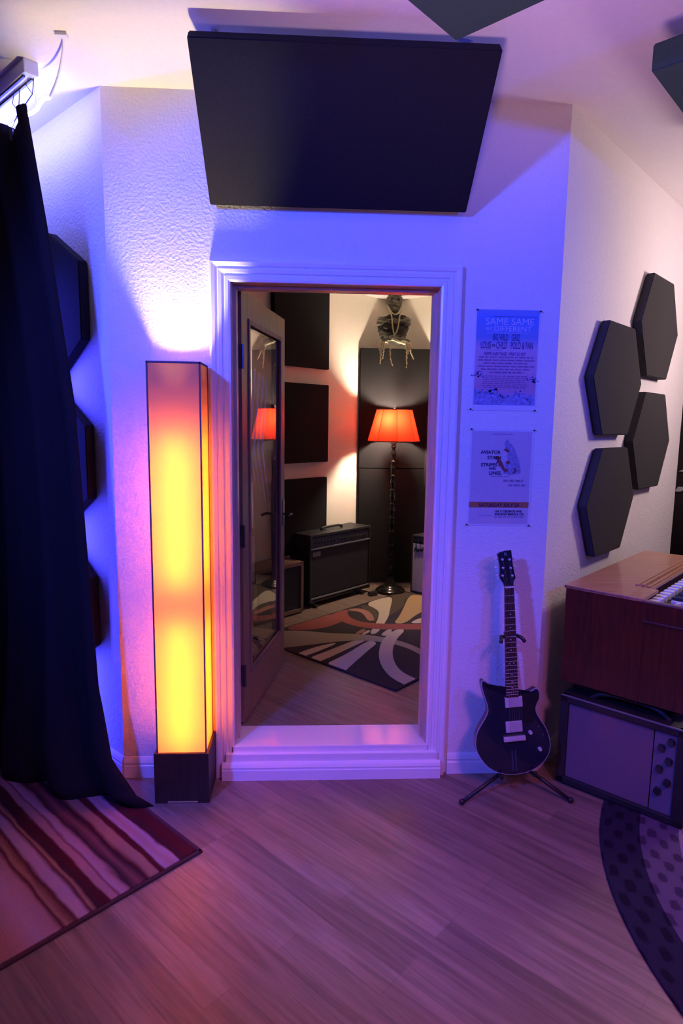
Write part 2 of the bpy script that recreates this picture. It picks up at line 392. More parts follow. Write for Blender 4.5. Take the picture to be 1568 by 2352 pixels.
# ------------------------------------------------------------------ tall square lamp
fl = thing('floor_lamp', 'tall square column floor lamp glowing orange beside the door', 'lamp', (-.658, -.118, 0))
x0, x1, y0, y1 = -.776, -.540, -.221, -.016
bm = B()
for a, b in (((x0, y0, .0), (x1, y0 + .012, .232)), ((x0, y1 - .012, 0), (x1, y1, .232)), ((x0, y0 + .012, 0), (x0 + .012, y1 - .012, .232)), ((x1 - .012, y0 + .012, 0), (x1, y1 - .012, .232)), ((x0 + .012, y0 + .012, .05), (x1 - .012, y1 - .012, .06))):
    box(bm, a, b)
obj('base', bm, DARKW, fl)
SHADE = shade_mat('linen_shade', (.34, .21, .12), (1.0, .34, .06), .06, .35)
sx0, sx1, sy0, sy1 = -.762, -.552, -.209, -.026
bm = B(); zz0, zz1 = .10, 1.90
N = 1
for (a, b) in (((sx0, sy0), (sx1, sy0)), ((sx1, sy0), (sx1, sy1)), ((sx1, sy1), (sx0, sy1)), ((sx0, sy1), (sx0, sy0))):
    vs = [bm.verts.new((a[0], a[1], zz0)), bm.verts.new((b[0], b[1], zz0)), bm.verts.new((b[0], b[1], zz1)), bm.verts.new((a[0], a[1], zz1))]; bm.faces.new(vs)
obj('lamp_shade', bm, SHADE, fl)
FRAMEC = mat('shade_wire', (.09, .04, .07), .6)
bm = B()
for x, y in ((sx0, sy0), (sx1, sy0), (sx1, sy1), (sx0, sy1)): box(bm, (x - .003, y - .003, zz0), (x + .003, y + .003, zz1))
for z in (zz1,):
    for a, b in (((sx0 - .003, sy0 - .003, z - .006), (sx1 + .003, sy0 + .003, z + .002)), ((sx0 - .003, sy1 - .003, z - .006), (sx1 + .003, sy1 + .003, z + .002)), ((sx0 - .003, sy0, z - .006), (sx0 + .003, sy1, z + .002)), ((sx1 - .003, sy0, z - .006), (sx1 + .003, sy1, z + .002))): box(bm, a, b)
obj('shade_frame', bm, FRAMEC, fl)
bm = B(); tube(bm, [(-.657, -.118, .055), (-.657, -.118, 1.12)], .007); obj('pole', bm, METAL, fl)
BULB = emis('warm_tube', (.55, .26, .04), 1300)
for z0_, z1_ in ((1.00, 1.59), (.26, .80)):
    bm = B(); lathe(bm, [(.008, z0_ - .03), (.015, z0_), (.015, z1_), (.006, z1_ + .012)], (-.657, -.118, 0), 14); obj('bulb', bm, BULB, fl, smooth=True)
bm = B(); box(bm, (-.72, -.2215, .004), (-.59, -.2195, .010)); obj('base_strip', bm, mat('brass_strip', (.75, .55, .3), .4, .5), fl, label='pale strip along the foot of the base')

# ------------------------------------------------------------------ curtain, rail and LED strip
cu = thing('curtain', 'long dark curtain hanging from the ceiling rail, pooling on the floor', 'curtain', tuple(LW(.6, .25, 0)))
bm = B(); NU = 150; NV = 70; W = 1.55; grid = []
for i in range(NU + 1):
    s = i / NU
    col = []
    for j in range(NV + 1):
        v = j / NV                                     # 0 top .. 1 bottom
        zt = 2.845 - .075 * (1 - abs(math.cos(PI * s * 6.0)) ** .7) * 1.0
        if s < .03: zt = 2.85 - .4 * s
        z = zt * (1 - v) + 0.02 * v
        fold = (.018 + .045 * v) * math.sin(s * 44 + .8 * math.sin(s * 9) + .5 * v) + .012 * math.sin(s * 97 + 2 * v)
        t = .030 + s * W
        u = .285 + fold * .9
        # the free edge swings out towards the lamp lower down
        sw = v ** 1.0
        edge = math.exp(-s * 3.2)
        u += v ** 7 * .15 * min(1, s / .12)
        p = LW(t, u, z)
        fl_ = [(0, 0), (.16, .065), (.4, .150), (.82, .215), (.93, .27), (1, .40)]
        for (va, fa_), (vb_, fb_) in zip(fl_, fl_[1:]):
            if va <= v <= vb_: flare = edge * (fa_ + (fb_ - fa_) * (v - va) / (vb_ - va)); break
        p.x += flare; p.y -= .03 * max(0, (v - .85) / .15) * (1 + .8 * math.sin(s * 30)) + .02 * edge * v
        if j == NV: p.x += .05 * edge; p.z = .012
        col.append(bm.verts.new(p))
    grid.append(col)
for i in range(NU):
    for j in range(NV): bm.faces.new((grid[i][j], grid[i][j + 1], grid[i + 1][j + 1], grid[i + 1][j]))
co = obj('cloth', bm, CLOTH, cu, smooth=True)
md = co.modifiers.new('thick', 'SOLIDIFY'); md.thickness = .004
for k, s in enumerate((.008, .095, .26, .42, .58, .75, .92)):
    t = .030 + s * W; zt = 2.845 - .075 * (1 - abs(math.cos(PI * s * 6.0)) ** .7)
    a = LW(t, .285, zt - .012); b = LW(t - .01, .25, H - .055)
    bm = B(); box(bm, (-.006, -.008, -.028), (.006, .008, .018), Matrix.Translation(a)); m_ = (a + b) / 2 + Vector((.012, 0, 0))
    tube(bm, [a + Vector((0, 0, .015)), m_, b], .0018, 6); tube(bm, [m_, m_ + Vector((-.022, 0, .03)), b + Vector((-.02, 0, 0))], .0015, 6)
    obj('curtain_hook', bm, DMETAL, cu)
rl = thing('curtain_rail', 'white ceiling rail above the dark curtain', 'rail', tuple(LW(.5, .24, H)))
bm = B()
MR = FR(LW(.02, .27, H), (-S, S, 0), (S, S, 0))
if MR.col[2][2] < 0: MR = MR @ Matrix.Diagonal((1, 1, -1, 1))
box(bm, (0, -.02, -.05), (1.75, .035, 0), MR, .004); obj('rail_body', bm, WHITEP, rl)
bm = B(); box(bm, (.03, -.012, -.056), (1.7, -.004, -.05), MR); box(bm, (.03, .018, -.056), (1.7, .026, -.05), MR); obj('rail_track', bm, DMETAL, rl)
ls = thing('led_strip', 'glowing blue-white light strip along the ceiling rail', 'light strip', tuple(LW(.5, .2, H)))
bm = B(); pts = []
for i in range(40):
    s = i / 39; t = .05 + 1.66 * s; u = .185 + .006 * math.sin(s * 60); pts.append(LW(t, u, H - .095 + .006 * math.sin(s * 43)))
tube(bm, pts, .0075, 8); LED = emis('led_blue_white', (.17, .18, 1.0), 95); obj('light_tube', bm, LED, ls)
for q in (.15, .55, .95, 1.35):
    bm = B(); tube(bm, [LW(q, .19, H - .09), LW(q, .20, H - .02), LW(q, .24, H - .015)], .003, 6); obj('clip', bm, WHITEP, ls)
bm = B(); tube(bm, smoothpoly([tuple(LW(.05, .185, H - .095)), tuple(LW(-.05, .19, H - .05)), tuple(LW(-.20, .235, H - .008)), tuple(LW(-.235, .26, H - .006))], 2, False), .004, 6); obj('cable', bm, WHITEP, ls, smooth=True)
bm = B(); box(bm, (-.02, -.012, -.012), (.02, .012, 0), Matrix.Translation(LW(-.235, .26, H))); obj('cable_clip', bm, WHITEP, ls)

# ------------------------------------------------------------------ striped rug (main room, left)
def stripe_nodes(nt, b):
    c = nt.nodes.new('ShaderNodeTexCoord')
    n = tex(nt, 'Noise', Scale=3.0, Detail=3); mp = nt.nodes.new('ShaderNodeMapping'); mp.inputs['Scale'].default_value = (5, 1.3, 1)
    nt.links.new(c.outputs['Object'], mp.inputs[0]); nt.links.new(mp.outputs[0], n.inputs['Vector'])
    sp = nt.nodes.new('ShaderNodeSeparateXYZ'); nt.links.new(c.outputs['Object'], sp.inputs[0])
    ma = nt.nodes.new('ShaderNodeMath'); ma.operation = 'MULTIPLY_ADD'; nt.links.new(n.outputs['Fac'], ma.inputs[0]); ma.inputs[1].default_value = .040; nt.links.new(sp.outputs['X'], ma.inputs[2])
    dv = nt.nodes.new('ShaderNodeMath'); dv.operation = 'MULTIPLY_ADD'; nt.links.new(ma.outputs[0], dv.inputs[0]); dv.inputs[1].default_value = 1.0; dv.inputs[2].default_value = -.020
    MR_ = (.085, .010, .016); PK = (.40, .20, .23); LV = (.42, .26, .36); DK = (.05, .018, .028); TN = (.34, .17, .14); MD = (.22, .07, .08)
    s = [(0, MR_), (.07, MR_), (.082, DK), (.098, MR_), (.106, LV), (.128, PK), (.150, LV), (.158, MR_), (.180, MR_), (.188, TN), (.214, TN), (.232, MR_), (.240, DK), (.262, MD), (.292, DK), (.306, PK), (.330, LV), (.340, MD), (.348, PK), (.372, PK), (.380, MR_), (.418, DK), (.430, TN), (.440, MR_), (.456, LV), (.484, LV), (.494, MR_), (.526, TN), (.538, MR_), (.556, PK), (.610, LV), (.70, TN)]
    s = [(p / 1.0, c_) for p, c_ in s]
    r = ramp(nt, s); nt.links.new(dv.outputs[0], r.inputs['Fac'])
    n2 = tex(nt, 'Noise', Scale=350, Detail=2); nt.links.new(c.outputs['Object'], n2.inputs['Vector'])
    nt.links.new(r.outputs[0], b.inputs['Base Color']); bump(nt, b, n2.outputs['Fac'], .8, .006)
STRIPE = mat('striped_pile', (.4, .1, .1), .95, spec=.1, nodes=stripe_nodes)
BIND = nmat('dark_red_binding', (.05, .012, .02), .9, 300, .3)
rug = thing('area_rug', 'striped dark red, pink and lilac rug under the curtain', 'rug', (-.513, -.547, 0), -3 * PI / 4)
# local x along (-S,-S), local y along (S,-S) -> use negative y to run towards the curtain
def rugpile(parent, pts, th, m, name='pile'):
    bm = B(); quadprism(bm, [(*p, 0) for p in pts], 0, (0, 0, th)); bmesh.ops.bevel(bm, geom=[e for e in bm.edges if e.verts[0].co.z > th / 2 and e.verts[1].co.z > th / 2], offset=th * .4, segments=2, affect='EDGES')
    return obj(name, bm, m, parent, world=False)
rugpile(rug, [(.012, -.012), (1.5, -.012), (1.5, -1.55), (.012, -1.55)], .012, STRIPE)
bm = B()
for a, b in (((0, -.016, 0), (1.512, 0, .010)), ((0, -1.562, 0), (.016, 0, .010)), ((1.496, -1.562, 0), (1.512, 0, .010)), ((0, -1.562, 0), (1.512, -1.546, .010))): box(bm, a, b, None, .003)
obj('binding', bm, BIND, rug, world=False)

# ------------------------------------------------------------------ round rug (main room, right)
def round_nodes(nt, b):
    c = nt.nodes.new('ShaderNodeTexCoord'); sp = nt.nodes.new('ShaderNodeSeparateXYZ'); nt.links.new(c.outputs['Object'], sp.inputs[0])
    def M(op, a, b_=None, c_=None):
        n = nt.nodes.new('ShaderNodeMath'); n.operation = op
        for i, v in enumerate((a, b_, c_)):
            if v is None: continue
            if isinstance(v, (int, float)): n.inputs[i].default_value = v
            else: nt.links.new(v, n.inputs[i])
        return n.outputs[0]
    X, Y = sp.outputs['X'], sp.outputs['Y']
    r = M('SQRT', M('ADD', M('MULTIPLY', X, X), M('MULTIPLY', Y, Y))); ang = M('ARCTAN2', Y, X)
    DKN = (.025, .020, .045); MID = (.12, .08, .15); LIT = (.28, .19, .27); DM_ = (.07, .045, .10)
    rr = ramp(nt, [(0, MID), (.70, DKN), (.74, DM_), (.765, LIT), (.80, LIT), (.805, MID), (.90, MID), (.902, DKN), (1, DKN)], 'CONSTANT'); nt.links.new(M('DIVIDE', r, 1.56), rr.inputs['Fac'])
    # repeating motif inside the bands
    sa = M('SINE', M('MULTIPLY', ang, 62)); sr = M('SINE', M('MULTIPLY', r, 75)); n = tex(nt, 'Noise', Scale=16, Detail=3); nt.links.new(c.outputs['Object'], n.inputs['Vector'])
    mo = M('ADD', M('MULTIPLY', sa, sr), M('MULTIPLY', n.outputs['Fac'], 1.6))
    r2 = ramp(nt, [(.0, (1, 1, 1)), (.72, (.95, .95, .95)), (1, (.38, .34, .42))]); nt.links.new(M('MULTIPLY', mo, .75), r2.inputs['Fac'])
    mx = nt.nodes.new('ShaderNodeMix'); mx.data_type = 'RGBA'; mx.blend_type = 'MULTIPLY'; mx.inputs[0].default_value = .9
    nt.links.new(rr.outputs[0], mx.inputs[6]); nt.links.new(r2.outputs[0], mx.inputs[7]); nt.links.new(mx.outputs[2], b.inputs['Base Color'])
    n2 = tex(nt, 'Noise', Scale=300, Detail=2); nt.links.new(c.outputs['Object'], n2.inputs['Vector']); bump(nt, b, n2.outputs['Fac'], .8, .006)
ROUND = mat('ornate_pile', (.2, .15, .25), .95, spec=.1, nodes=round_nodes)
rr = thing('round_rug', 'large round dark bordered rug with ornate motifs in front of the organ', 'rug', (2.52, -1.12, 0))
bm = B(); lathe(bm, [(1.56, 0), (1.56, .007), (1.555, .010), (0.001, .010)], (0, 0, 0), 128); obj('pile', bm, ROUND, rr, world=False)

# ------------------------------------------------------------------ booth rug with sweeping curves
BR = {'base': nmat('rug_brown', (.030, .017, .018), .95, 400, .3), 'taupe': nmat('rug_taupe', (.30, .25, .17), .95, 400, .2), 'light': nmat('rug_cream', (.50, .40, .30), .95, 400, .2), 'red': nmat('rug_rust', (.27, .06, .05), .95, 400, .2), 'olive': nmat('rug_dark_brown', (.075, .05, .03), .95, 400, .2), 'tan': nmat('rug_gold', (.42, .26, .10), .95, 400, .2), 'pink': nmat('rug_rose', (.36, .15, .12), .95, 400, .2)}
brl = list(BR.values()); bri = {k: i for i, k in enumerate(BR)}
PAT = [
 ('red', [(1.27, .30), (1.27, .83), (1.14, .86), (1.059, .722), (1.05, .481), (1.17, .30)]),
 ('olive', [(1.27, 1.60), (1.22, 1.76), (.95, 1.76), (1.144, 1.622), (.969, 1.376), (.884, 1.056), (.95, 1.10), (1.05, 1.28), (1.2, 1.5)]),
 ('tan', [(1.144, 1.76), (.85, 1.76), (.80, 1.60), (.771, 1.279), (.69, 1.011), (.755, .946), (.825, 1.114), (.969, 1.376), (1.10, 1.60)]),
 ('light', [(1.26, 1.20), (1.26, 1.50), (1.20, 1.52), (1.025, 1.259), (.884, 1.056), (.793, .884), (.692, .671), (.731, .633), (.83, .822), (.939, 1.001), (1.053, 1.143)]),
 ('olive', [(1.255, 1.141), (1.191, 1.185), (1.079, 1.146), (.941, .999), (.868, .86), (.94, .92), (1.087, 1.05), (1.183, 1.089)]),
 ('pink', [(1.25, .985), (1.20, 1.075), (1.08, 1.06), (.97, .975), (.90, .90), (.93, .86), (1.04, .95), (1.13, 1.0), (1.21, .96)]),
 ('red', [(1.262, .80), (1.262, .95), (1.211, .97), (1.19, .90), (1.068, .819), (.949, .805), (.844, .858), (.716, .97), (.50, 1.19), (.30, 1.45), (.22, 1.38), (.43, 1.09), (.631, .857), (.76, .754), (.884, .694), (1.059, .70)]),
 ('light', [(.674, 1.265), (.50, 1.50), (.43, 1.45), (.583, 1.133), (.67, 1.031), (.691, 1.167)]),
 ('pink', [(.841, .688), (.807, .698), (.773, .591), (.808, .557)]), ('light', [(.795, .69), (.765, .70), (.74, .60), (.765, .58)]), ('light', [(.701, .812), (.669, .834), (.6, .693), (.656, .66)]),
 ('light', [(.779, .351), (.750, .274), (.743, -.08), (.809, -.08), (.825, .133)]),
 ('light', [(.658, .533), (.645, .382), (.599, -.08), (.704, -.08), (.71, .246), (.719, .45)]),
 ('light', [(.567, .53), (.528, .395), (.463, .201), (.367, -.08), (.549, -.08), (.578, .22), (.627, .429), (.637, .536)]),
 ('taupe', [(1.262, .06), (1.262, .20), (1.12, .35), (.981, .42), (.884, .49), (.765, .59), (.609, .653), (.454, .675), (.251, .637), (-.08, .50), (-.08, .36), (.184, .538), (.371, .599), (.545, .573), (.68, .491), (.778, .365), (.86, .202), (.93, .06), (1.0, -.08), (1.3, -.08)]),
 ('light', [(.653, .87), (.628, .711), (.56, .558), (.445, .388), (.34, .269), (.227, .173), (.103, .102), (-.08, .08), (-.08, .20), (.099, .216), (.219, .282), (.346, .409), (.446, .546), (.535, .713), (.595, .892)]),
]
brg = thing('swirl_rug', 'brown booth rug with cream, rust and gold sweeping curves', 'rug', (.392, .578, G), PI / 4)
# local x = (S,S) = e2 ; local y = (-S,S) = e1
bm = B(); box(bm, (0, 0, 0), (1.78, 1.27, .010), None, .003, bri['base'])
for k, (c, pts) in enumerate(PAT):
    ps = smoothpoly(pts, 2); ps = [(max(.012, min(1.768, b_)), max(.012, min(1.258, a_))) for a_, b_ in ps]
    z = .0102 + k * .00012
    vs = [bm.verts.new((x, y, z)) for x, y in ps]
    es = [bm.edges.new((vs[i], vs[(i + 1) % len(vs)])) for i in range(len(vs))]
    r = bmesh.ops.triangle_fill(bm, edges=es, use_beauty=True, normal=(0, 0, 1))
    for f in r['geom']:
        if isinstance(f, bmesh.types.BMFace): f.material_index = bri[c]
obj('pile', bm, brl, brg, world=False)

# ------------------------------------------------------------------ red-shaded floor lamp in the booth
rx, ry = .622, 2.735
rl_ = thing('turned_floor_lamp', 'black turned floor lamp with a glowing red panelled shade in the booth', 'lamp', (rx, ry, G))
bm = B(); lathe(bm, [(.135, 0), (.137, .014), (.130, .024), (.112, .030), (.108, .040), (.075, .050), (.05, .075), (.036, .11), (.022, .145), (.019, .16)], (rx, ry, G), 40); obj('base', bm, BRONZE, rl_, smooth=True)
prof = [(.012, .15)]
zc = .17
while zc < 1.20:
    prof += [(.012, zc), (.019, zc + .003), (.020, zc + .012), (.013, zc + .018), (.010, zc + .035), (.018, zc + .07), (.019, zc + .085), (.010, zc + .118)]
    zc += .125
prof += [(.011, zc), (.02, zc + .02), (.010, zc + .03), (.022, zc + .045), (.012, zc + .055), (.016, zc + .09), (.038, zc + .105), (.038, zc + .110), (.008, zc + .112), (.008, zc + .165)]
prof = [(r * 1.35, z) for r, z in prof]
bm = B(); lathe(bm, prof, (rx, ry, G), 20); obj('pole', bm, BRONZE, rl_, smooth=True)
RSH = shade_mat('red_silk', (.22, .05, .035), (1.0, .045, .012), .08)
zb, zt = 1.515, 1.79
bm = B(); lathe(bm, [(.232, zb), (.156, zt)], (rx, ry, 0), 8, PI / 2 + PI / 8 * 0, caps=False); obj('lamp_shade', bm, RSH, rl_)
TR = mat('dark_red_trim', (.10, .008, .01), .5)
bm = B()
for r, z in ((.233, zb), (.157, zt)):
    ps = [(rx + r * math.cos(PI / 2 + k * PI / 4), ry + r * math.sin(PI / 2 + k * PI / 4), z) for k in range(8)]
    for k in range(8): tube(bm, [ps[k], ps[(k + 1) % 8]], .0045, 6)
for k in range(8):
    a = PI / 2 + k * PI / 4; tube(bm, [(rx + .232 * math.cos(a), ry + .232 * math.sin(a), zb), (rx + .156 * math.cos(a), ry + .156 * math.sin(a), zt)], .0016, 5)
obj('shade_trim', bm, TR, rl_)
bm = B(); lathe(bm, [(.004, 1.60), (.004, 1.80), (.012, 1.803), (.010, 1.815), (.002, 1.825)], (rx, ry, 0), 10)
for k in range(3):
    a = k * 2 * PI / 3 + .5; tube(bm, [(rx, ry, 1.785), (rx + .15 * math.cos(a), ry + .15 * math.sin(a), 1.785)], .002, 5)
obj('finial', bm, CHROME, rl_)
RB = emis('booth_bulb', (1.0, .84, .66), 1330)
bm = B(); lathe(bm, [(.010, -.055), (.020, -.03), (.032, 0), (.030, .02), (.012, .040)], (rx - .035, ry - .075, 1.69), 16); obj('bulb', bm, RB, rl_, smooth=True)

# ------------------------------------------------------------------ amplifiers in the booth
def amp_frame(fr_corner, ang, z): return Matrix.Translation((*fr_corner, z)) @ Matrix.Rotation(ang, 4, 'Z')
# big black combo: front-left corner (-.106,2.2), width along (S,S); depth along (-S,S)
am = thing('guitar_amplifier', 'large black combo amplifier raised on a low stand beside the red lamp', 'amplifier', (-.106, 2.2, G), PI / 4)
w, d, h, zb_ = .765, .245, .568, .04
MA = amp_frame((-.106, 2.2), PI / 4, G)
bm = B(); box(bm, (0, .018, zb_), (w, d, zb_ + h), MA, .006)
box(bm, (0, 0, zb_), (.018, .02, zb_ + h), MA, .003); box(bm, (w - .018, 0, zb_), (w, .02, zb_ + h), MA, .003); box(bm, (0, 0, zb_ + h - .02), (w, .02, zb_ + h), MA, .003); box(bm, (0, 0, zb_), (w, .02, zb_ + .018), MA, .003)
obj('cabinet', bm, TOLEX, am)
bm = B(); box(bm, (.018, .010, zb_ + .05), (w - .018, .022, zb_ + h - .125), MA); obj('grille_cloth', bm, GRILL, am)
PAN = mat('control_panel_black', (.02, .02, .024), .35)
bm = B(); box(bm, (.018, .006, zb_ + h - .108), (w - .018, .022, zb_ + h - .03), MA); pn = obj('control_panel', bm, PAN, am)
for k in range(17):
    bm = B(); c = MA @ Vector((.07 + k * .038 + (.02 if k > 6 else 0), .006, zb_ + h - .072)); n = (MA.to_3x3() @ Vector((0, -1, 0)))
    tube(bm, [c, c + n * .014], [.010, .008], 10); obj('knob', bm, DMETAL, pn)
TRS = mat('grey_piping', (.22, .21, .22), .4, .3)
for z in (zb_ + h - .118, zb_ + .032): bm = B(); box(bm, (.012, -.004, z - .006), (w - .012, .012, z + .006), MA, .002); obj('piping', bm, TRS, am)
bm = B(); 
for x in (0, w - .03):
    for z in (zb_, zb_ + h - .03):
        bm = B(); box(bm, (x - .002, -.003, z - .002), (x + .032, .03, z + .032), MA, .006); obj('corner_guard', bm, DMETAL, am)
bm = B(); c0 = Vector((.26, .12, zb_ + h)); pp = [(.25, .12, zb_ + h), (.26, .12, zb_ + h + .018), (.30, .12, zb_ + h + .024), (.46, .12, zb_ + h + .024), (.50, .12, zb_ + h + .018), (.51, .12, zb_ + h)]
tube(bm, [MA @ Vector(p) for p in pp], .011, 8); obj('carry_handle', bm, TOLEX, am, smooth=True)
bm = B(); box(bm, (.04, .006, zb_ + h - .185), (.13, .012, zb_ + h - .145), MA, .002); obj('badge', bm, TRS, am)
for x in (.06, w - .12):
    for y in (.03, d - .05): bm = B(); tube(bm, [MA @ Vector((x, y, 0)), MA @ Vector((x, y, zb_ + .002))], .02, 12); obj('foot', bm, DMETAL, am)
    bm = B(); box(bm, (x - .015, -.03, .01), (x + .015, d, .025), MA); obj('stand_bar', bm, DMETAL, am)
# brown cabinet behind the open door
cb = thing('speaker_cabinet', 'brown wood speaker cabinet half hidden behind the open door', 'speaker', (-.155, 2.10, G), PI / 4)
MC = amp_frame((-.155, 2.10), PI / 4, G); bm = B()
cw, cd, ch = .52, .24, .42
box(bm, (-cw, .012, .012), (0, cd, ch), MC, .004)
for a, b in (((-cw, 0, .012), (-cw + .03, .014, ch)), ((-.03, 0, .012), (0, .014, ch)), ((-cw, 0, ch - .03), (0, .014, ch)), ((-cw, 0, .012), (0, .014, .042))): box(bm, a, b, MC, .002)
obj('cabinet', bm, CABW, cb)
bm = B(); box(bm, (-cw + .03, .006, .042), (-.03, .016, ch - .03), MC); obj('grille_cloth', bm, GRILL, cb)
for x in (-cw + .05, -.05):
    for y in (.05, cd - .05): bm = B(); tube(bm, [MC @ Vector((x, y, 0)), MC @ Vector((x, y, .014))], .018, 10); obj('foot', bm, BLACK, cb)
# silver-fronted amp at the right
fa = thing('small_amplifier', 'silver-fronted black amplifier with script lettering at the right of the booth doorway', 'amplifier', (.80, 2.69, G), -PI / 4)
MF = amp_frame((.80, 2.69), -PI / 4, G); w, d, h = .50, .26, .535
bm = B(); box(bm, (0, .012, .01), (w, d, h), MF, .006)
for a, b in (((0, 0, .01), (.014, .014, h)), ((w - .014, 0, .01), (w, .014, h)), ((0, 0, h - .014), (w, .014, h)), ((0, 0, .01), (w, .014, .028))): box(bm, a, b, MF, .003)
obj('cabinet', bm, TOLEX, fa)
bm = B(); box(bm, (.012, .002, .028), (w - .012, .016, h - .075), MF, .003); obj('grille_cloth', bm, SILVER, fa)
bm = B(); box(bm, (.014, .004, h - .07), (w - .014, .016, h - .016), MF); pn = obj('control_panel', bm, BLACK, fa)
for k in range(9):
    bm = B(); c = MF @ Vector((.04 + k * .045, .004, h - .042)); n = (MF.to_3x3() @ Vector((0, -1, 0))); tube(bm, [c, c + n * .018], [.013, .010], 12); obj('knob', bm, CHROME, pn)
def text(s, size, M, ext=.0004, align='CENTER', shear=0., sx=1., bold=0.):
    c = bpy.data.curves.new('t', 'FONT'); c.body = s; c.size = size; c.align_x = align; c.extrude = ext; c.shear = shear; c.offset = bold; c.resolution_u = 3
    o = bpy.data.objects.new('t', c); COL.objects.link(o); bpy.context.view_layer.update()
    me = o.to_mesh(); bm = bmesh.new(); bm.from_mesh(me); o.to_mesh_clear(); bpy.data.objects.remove(o); bpy.data.curves.remove(c)
    bmesh.ops.scale(bm, vec=(sx, 1, 1), verts=bm.verts); bm.transform(M); return bm
def merge(dst, src):
    me = bpy.data.meshes.new('x'); src.to_mesh(me); src.free(); dst.from_mesh(me); bpy.data.meshes.remove(me)
TX = MF @ Matrix.Translation((.028, -.004, h - .150)) @ Matrix.Rotation(PI / 2, 4, 'X') @ Matrix.Rotation(.18, 4, 'Z')
bm = text('Fender', .052, TX, .003, 'LEFT', .45, .95, .0014); obj('script_badge', bm, BLACK, fa, label='black slanted script badge reading Fender')
for x in (.05, w - .05):
    for y in (.04, d - .04): bm = B(); tube(bm, [MF @ Vector((x, y, 0)), MF @ Vector((x, y, .012))], .016, 10); obj('foot', bm, BLACK, fa)
# little pedal on the floor between amp and lamp
MP = amp_frame((.43, 2.565), .5, G); pd = thing('foot_pedal', 'small dark pedal on the booth floor beside the big amplifier', 'pedal', (.43, 2.565, G), .5)
bm = B(); box(bm, (0, 0, 0), (.075, .05, .035), MP, .004); obj('housing', bm, DMETAL, pd)
bm = B(); c = MP @ Vector((.037, .02, .035)); tube(bm, [c, c + Vector((0, 0, .012))], .008, 10); obj('footswitch', bm, CHROME, pd)

# ------------------------------------------------------------------ hanging mummy figure over the corner panels
MUM = nmat('tattered_black_cloth', (.05, .045, .035), .95, 30, .5, 1.0, .02, stretch=(1, 1, 5))
BONE = nmat('dried_gauze', (.60, .54, .34), .9, 40, .35, .8, .01)
GREY = nmat('grey_gauze', (.20, .19, .14), .95, 45, .4, 1.0, .015, stretch=(1, 1, 4))
mx_, my = .605, 2.80
mu = thing('mummy_decoration', 'tattered black and grey mummy bust hanging above the red lamp', 'decoration', (mx_, my, 2.34))
def blob(name, c, r, m, amp=.02, fq=14, parent=mu, shape=None, sub=5):
    bm = B(); bmesh.ops.create_icosphere(bm, subdivisions=sub, radius=1)
    for v in bm.verts:
        p = v.co.copy(); k = shape(p) if shape else (1, 1, 1)
        q = Vector((p.x * r[0] * k[0], p.y * r[1] * k[1], p.z * r[2] * k[2]))
        n = noise.noise(Vector((q.x * fq, q.y * fq, q.z * fq * 2.6))) + .5 * noise.noise(Vector((q.x, q.y, q.z * 2)) * fq * 2.5)
        v.co = Vector(c) + q + p * n * amp
    return obj(name, bm, m, parent, smooth=True)
def torso_shape(p):
    k = 1.0 + .18 * max(0, p.z) - .10 * max(0, -p.z); sq = 1 / max(abs(p.x), abs(p.z), .7) ** .35
    return (k * sq, 1, sq)
blob('torso', (mx_ - .003, my, 2.475), (.128, .085, .125), MUM, .020, 15, shape=torso_shape)
def head_shape(p): return (1 - .35 * max(0, -p.z), 1, 1)
hd = blob('head', (mx_ - .002, my - .03, 2.70), (.068, .065, .098), GREY, .012, 26, shape=head_shape)
for sx in (-1, 1):
    blob('eye_socket', (mx_ - .002 + sx * .027, my - .088, 2.715), (.014, .008, .011), BLACK, .001, 10, hd, sub=2)
blob('jaw', (mx_ - .002, my - .075, 2.635), (.034, .022, .020), GREY, .006, 40, hd, sub=3)
for sx in (-1, 1):
    blob('shoulder', (mx_ + sx * .098, my - .02, 2.535), (.050, .055, .045), GREY, .014, 26, sub=4)
blob('chest_wrap', (mx_, my - .045, 2.535), (.115, .05, .030), GREY, .010, 30, sub=4)
cord = nmat('pale_cord', (.52, .47, .30), .9, 80, .2)
for sx, e in ((-1, (mx_ - .004, my - .105, 2.405)), (1, (mx_ - .006, my - .105, 2.41))):
    bm = B(); pts = smoothpoly([(mx_ + sx * .060, my - .02, 2.68), (mx_ + sx * .062, my - .085, 2.64), (mx_ + sx * .035, my - .105, 2.585), (mx_ + sx * .030, my - .108, 2.53), (mx_ + sx * .020, my - .106, 2.46), e], 2, False)
    tube(bm, pts, .006, 7); obj('cord', bm, cord, mu, smooth=True)
bm = B(); pts = smoothpoly([(mx_ - .055, my - .07, 2.645), (mx_ - .03, my - .105, 2.595), (mx_, my - .11, 2.582), (mx_ + .03, my - .105, 2.60), (mx_ + .055, my - .07, 2.65)], 2, False); tube(bm, pts, .006, 7); obj('cord', bm, cord, mu, smooth=True)
